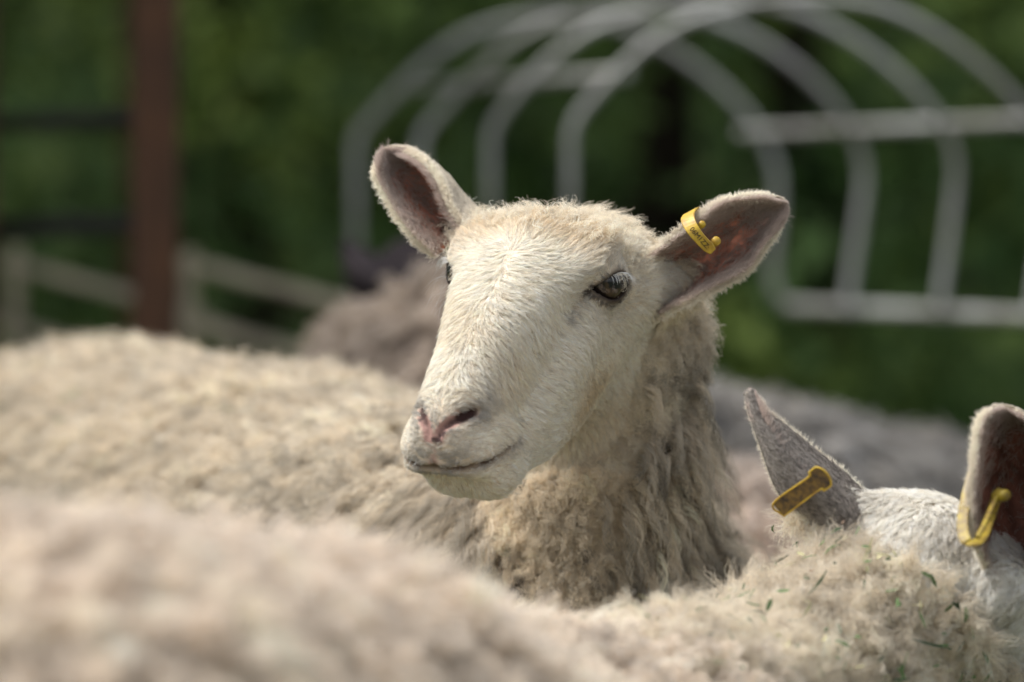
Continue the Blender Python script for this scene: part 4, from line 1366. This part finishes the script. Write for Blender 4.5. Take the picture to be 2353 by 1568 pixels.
if FUR:
    fc = V2[F2].mean(1); nf2 = nrm(N2[F2].mean(1))
    vis2 = (facing(fc, nf2) > -0.35) * (fc[:, 2] > 0.40)
    fk = fmk[F2].mean(1)
    # head: short white-grey hair
    fx, fy = img_xy(fc)
    C = 17000
    p, n, fi = sample_quads(V2, F2, N2, C, fk * (fc[:, 2] > 0.40) * np.where(fx < 2480, 1.0, 0.45) * (facing(fc, nf2) > -0.6))
    fl = np.tile(nrm(FN[1] - FN[3]), (C, 1)) + wig(p, 30, 110) * 1.3 + np.array([0, 0, -0.3])
    h = locks(p, n, fl, 9, np.where(img_xy(p)[0] < 2480, 0.002, 0.0035), 0.011, 0.30, 0.08, 6, 0.4, curl=0.0004, turns=0.7, fine=0.0006, fturns=1, lvar=0.3, wander=0.35)
    base = np.array([0.88, 0.85, 0.79]) * (0.82 + 0.36 * noise3(p, 45, 112))[:, None]
    hair_obj('head_hair', h, radii(len(h), 6, 0.00015, 0.3), colors(C, 9, base, 0.08, 0.08), M_hair, fore)
    # neck: fluffy open fleece
    nk = smooth(3.30, 3.42, fc[:, 1]) * (1 - fk)
    C = 6500
    p, n, fi = sample_quads(V2, F2, N2, C, nk * vis2 * (fx < 2480))
    p = p + n * (0.016 * (noise3(p, 36, 124) - 0.4) + 0.009 * (noise3(p, 95, 125) - 0.4))[:, None]
    clump = wig(p, 55, 120) * 3.0
    fl = np.array([-0.2, -0.3, -0.1]) + clump
    base = np.array([0.79, 0.715, 0.60]) * (0.78 + 0.42 * noise3(p, 38, 122))[:, None]
    Ln = 0.009 + 0.018 * noise3(p, 60, 123)
    ridge_puffs(p, n, fl, C, 22, 0.0048, Ln, 11, 0.00014, base, 'neck_wool', fore, lift=0.7, endlift=0.5, clump=0.25, curl=0.0020, turns=1.5, fine=0.0019, fturns=2.0, lvar=0.4, wander=1.2)
    # back
    bk = (1 - smooth(3.30, 3.42, fc[:, 1]))
    C = 9000
    p, n, fi = sample_quads(V2, F2, N2, C, bk * vis2)
    p = p + n * (0.014 * (noise3(p, 26, 134) - 0.3) + 0.012 * (noise3(p, 60, 135) - 0.4))[:, None]
    fl = np.tile(-fbd + np.array([0.3, -0.2, -0.5]), (C, 1)) + wig(p, 10, 130) * 1.8
    base = np.array([0.85, 0.75, 0.645]) * (0.66 + 0.5 * noise3(p, 22, 132))[:, None]
    ridge_puffs(p, n, fl, C, 10, 0.0075, 0.029, 11, 0.00050, base, 'back_wool', fore, lift=0.72, endlift=0.5, clump=0.7, curl=0.0052, turns=2.0, fine=0.0014, fturns=1.4, grav=0.15, lvar=0.4, wander=0.6)
    def back_col(p):
        g = noise3(p, 800, 140)[:, None]
        return np.where(g > 0.47, np.array([[0.40, 0.365, 0.335]]), np.array([[0.20, 0.175, 0.16]])) * np.ones((len(p), 1))
    ear_hair('ear_hair', G_fl, n_l, el, back_col, ear_in, count_out=12000, len_out=0.0042, rim_col=ear_col)
    ear_hair('ear_hair', G_fr, n_r, er, ear_col, ear_in, count_in=1500)

    # chopped hay caught in the fleece
    def hay(name, V, F, N, wgt, count, lift, label, seed):
        p, n, fi = sample_quads(V, F, N, count, wgt)
        d = perp(n); b = np.cross(n, d)
        an = rng.random(count)[:, None] * 6.283
        d = nrm(d * np.cos(an) + b * np.sin(an) + n * rng.normal(0, 0.25, (count, 1)))
        sd = nrm(np.cross(d, n) + n * rng.normal(0, 0.4, (count, 1)))
        Lg = rng.uniform(0.004, 0.014, (count, 1)) * (1 + 1.8 * (rng.random((count, 1)) < 0.06)); W = rng.uniform(0.0005, 0.0017, (count, 1))
        c = p + n * (lift * rng.uniform(0.85, 1.1, (count, 1)))
        bend = n * Lg * rng.uniform(-0.2, 0.1, (count, 1))
        V_, F_, C_ = [], [], []
        for i in range(count):
            o = len(V_)
            for s_, w_ in ((-0.5, 0.25), (-0.2, 1), (0.2, 1), (0.5, 0.2)):
                ce = c[i] + d[i] * Lg[i] * s_ + bend[i] * (s_ * 2) ** 2
                V_ += [ce + sd[i] * W[i] * w_ + n[i] * 0.0002, ce - sd[i] * W[i] * w_ + n[i] * 0.0002, ce - sd[i] * W[i] * w_ * 0.6 - n[i] * 0.0002]
            for k in range(3):
                a = o + k * 3
                F_ += [(a, a + 1, a + 4, a + 3), (a + 1, a + 2, a + 5, a + 4), (a + 2, a, a + 3, a + 5)]
            r = rng.random()
            col = (0.11, 0.17, 0.07) if r < 0.52 else (0.06, 0.09, 0.045) if r < 0.7 else (0.38, 0.35, 0.20) if r < 0.92 else (0.13, 0.085, 0.055)
            C_ += [np.array(col) * rng.uniform(0.7, 1.3)] * 12
        o = mesh_obj(name, V_, F_, attr_mat('hay_' + name, 'hay_color', 0.7, 0.1), None, False, {'hay_color': np.array(C_)})
        return tag(o, label, 'hay bits', kind='stuff')
    nkw = nk * (facing(fc, nf2) > 0.05) * (fx < 2420) * (0.15 + noise3(fc, 9, 150) ** 2)
    hay('hay_bits', V2, F2, N2, nkw, 240, 0.027, 'chopped green and brown hay bits on the neck fleece of the sheep seen from behind', 1)
    fcm = V[F].mean(1)
    hay('hay_bits', V, F, N_, wv * (facing(fcm, nf) > 0.1) * (0.1 + smooth(4.1, 4.5, fcm[:, 1])) * (1 - necky), 130, 0.026, 'few green hay bits caught in the fleece of the white faced sheep', 2)

# ================================================================== sheep standing farther back
def far_sheep(label, body, body_r, neck, neck_r, head, head_r, ears, wool, skin, headcol, C=2600, Lw=0.04):
    B, Nk, H = PP(body), PP(neck), PP(head)
    ax = nrm(np.array([B[-1][0] - B[0][0], B[-1][1] - B[0][1], 0.0])); sd = np.array([-ax[1], ax[0], 0])
    lg = []
    for c, hind in ((B[-1], False), (B[0], True)):
        for sg in (-1, 1):
            tp = c + sd * sg * 0.08 + np.array([0, 0, -0.05])
            lg.append(leg_chain(tp, (tp[0], tp[1]), 0.05, hind, (ax[0], ax[1])))
    def fld(p):
        shp = p.shape[:-1]; p = p.reshape(-1, 3)
        d = chain(p, B, body_r, 0.05)
        d = smin(d, chain(p, Nk, neck_r, 0.04), 0.05)
        d = smin(d, chain(p, H, head_r, 0.02), 0.02)
        for pts, rr in lg:
            d = smin(d, chain(p, pts, rr, 0.01), 0.03)
        return d.reshape(shp)
    allp = np.vstack([B, Nk, H] + [np.array(l[0]) for l in lg])
    lo, hi = allp.min(0) - 0.24, allp.max(0) + 0.24
    lo[2] = -0.03
    xs, ys, zs = (axis_grid(lo[k], hi[k], 0.016) for k in range(3))
    Vv, Ff = surface_nets(xs, ys, zs, build_field(fld, xs, ys, zs))
    Vv = project(fld, Vv, 1, 1e-3); Nn = vert_normals(Vv, Ff)
    dh = chain(Vv, H, head_r, 0.02) - np.minimum(chain(Vv, B, body_r, 0.02), chain(Vv, Nk, neck_r, 0.02))
    hm = (smooth(0.01, -0.01, dh))[:, None]
    hm = np.maximum(hm, smooth(0.34, 0.28, Vv[:, 2:3]))
    col = np.array(skin) * (1 - hm) + np.array(headcol) * hm
    o = empty('sheep', (0, 0, 0), label, 'sheep')
    mesh_obj('body', Vv, Ff, M_far_skin, o, True, {'skin_color': col})
    for e in ears:
        G = ear_grid(e, 14, 9)
        ear_obj('ear', G, o, 1, np.array(headcol) * 1.3, np.array(headcol), mat=M_far_skin)
    if FUR:
        fcc = Vv[Ff].mean(1); nff = nrm(Nn[Ff].mean(1))
        wt = (facing(fcc, nff) > -0.3) * (1 - hm[Ff].mean(1)[:, 0]) * (fcc[:, 2] > 0.35)
        p, n, fi = sample_quads(Vv, Ff, Nn, C, wt)
        fl = np.array([0.1, -0.2, -0.8]) + wig(p, 10, 160) * 1.8
        base = np.array(wool) * (0.65 + 0.7 * noise3(p, 13, 170))[:, None]
        h = locks(p, n, fl, 9, 0.011, Lw, 0.55, 0.25, 7, 0.7, curl=0.005, turns=1.4, fine=0.002, fturns=1.2, grav=0.2, lvar=0.4, wander=0.6)
        hair_obj('wool', h, radii(len(h), 7, 0.0009, 0.5), colors(C, 9, base, 0.16, 0.10, 0.04), M_wool, o)
    return o

far_sheep('brown woolled sheep with a dark pointed ear behind the white faced sheep',
          [(1180, 1000, 5.95), (1130, 1005, 5.6), (1085, 1015, 5.3)], [0.17, 0.17, 0.165],
          [(1085, 1015, 5.3), (1020, 830, 5.40)], [0.14, 0.075],
          [(1010, 720, 5.40), (965, 665, 5.45), (850, 790, 5.60)], [0.055, 0.052, 0.03],
          [[[(985, 628, 5.44), (925, 612, 5.43), (862, 585, 5.43), (790, 548, 5.44)],
            [(970, 670, 5.37), (900, 660, 5.36), (835, 625, 5.38), (782, 557, 5.42)],
            [(935, 730, 5.42), (862, 712, 5.41), (805, 660, 5.42), (777, 565, 5.44)]]],
          (0.42, 0.355, 0.30), (0.20, 0.165, 0.14), (0.022, 0.019, 0.021), C=3200)
far_sheep('grey woolled sheep standing beyond the sheep with dirty ear tags',
          [(2420, 1490, 6.1), (2150, 1420, 5.95), (1850, 1335, 5.8)], [0.165, 0.175, 0.175],
          [(1850, 1335, 5.8), (1560, 1060, 5.75)], [0.14, 0.08],
          [(1520, 1010, 5.75), (1440, 1080, 5.72), (1380, 1200, 5.68)], [0.055, 0.055, 0.03],
          [], (0.36, 0.345, 0.33), (0.22, 0.21, 0.20), (0.30, 0.28, 0.26), C=3000)
far_sheep('beige woolled sheep half hidden behind the neck of the white faced sheep',
          [(1690, 1500, 4.95), (1560, 1500, 5.15), (1440, 1480, 5.35)], [0.155, 0.16, 0.15],
          [(1440, 1480, 5.35), (1380, 1250, 5.5)], [0.13, 0.075],
          [(1370, 1200, 5.52), (1330, 1260, 5.58), (1280, 1380, 5.62)], [0.055, 0.05, 0.03],
          [], (0.52, 0.44, 0.38), (0.30, 0.25, 0.21), (0.30, 0.28, 0.26), C=2400)
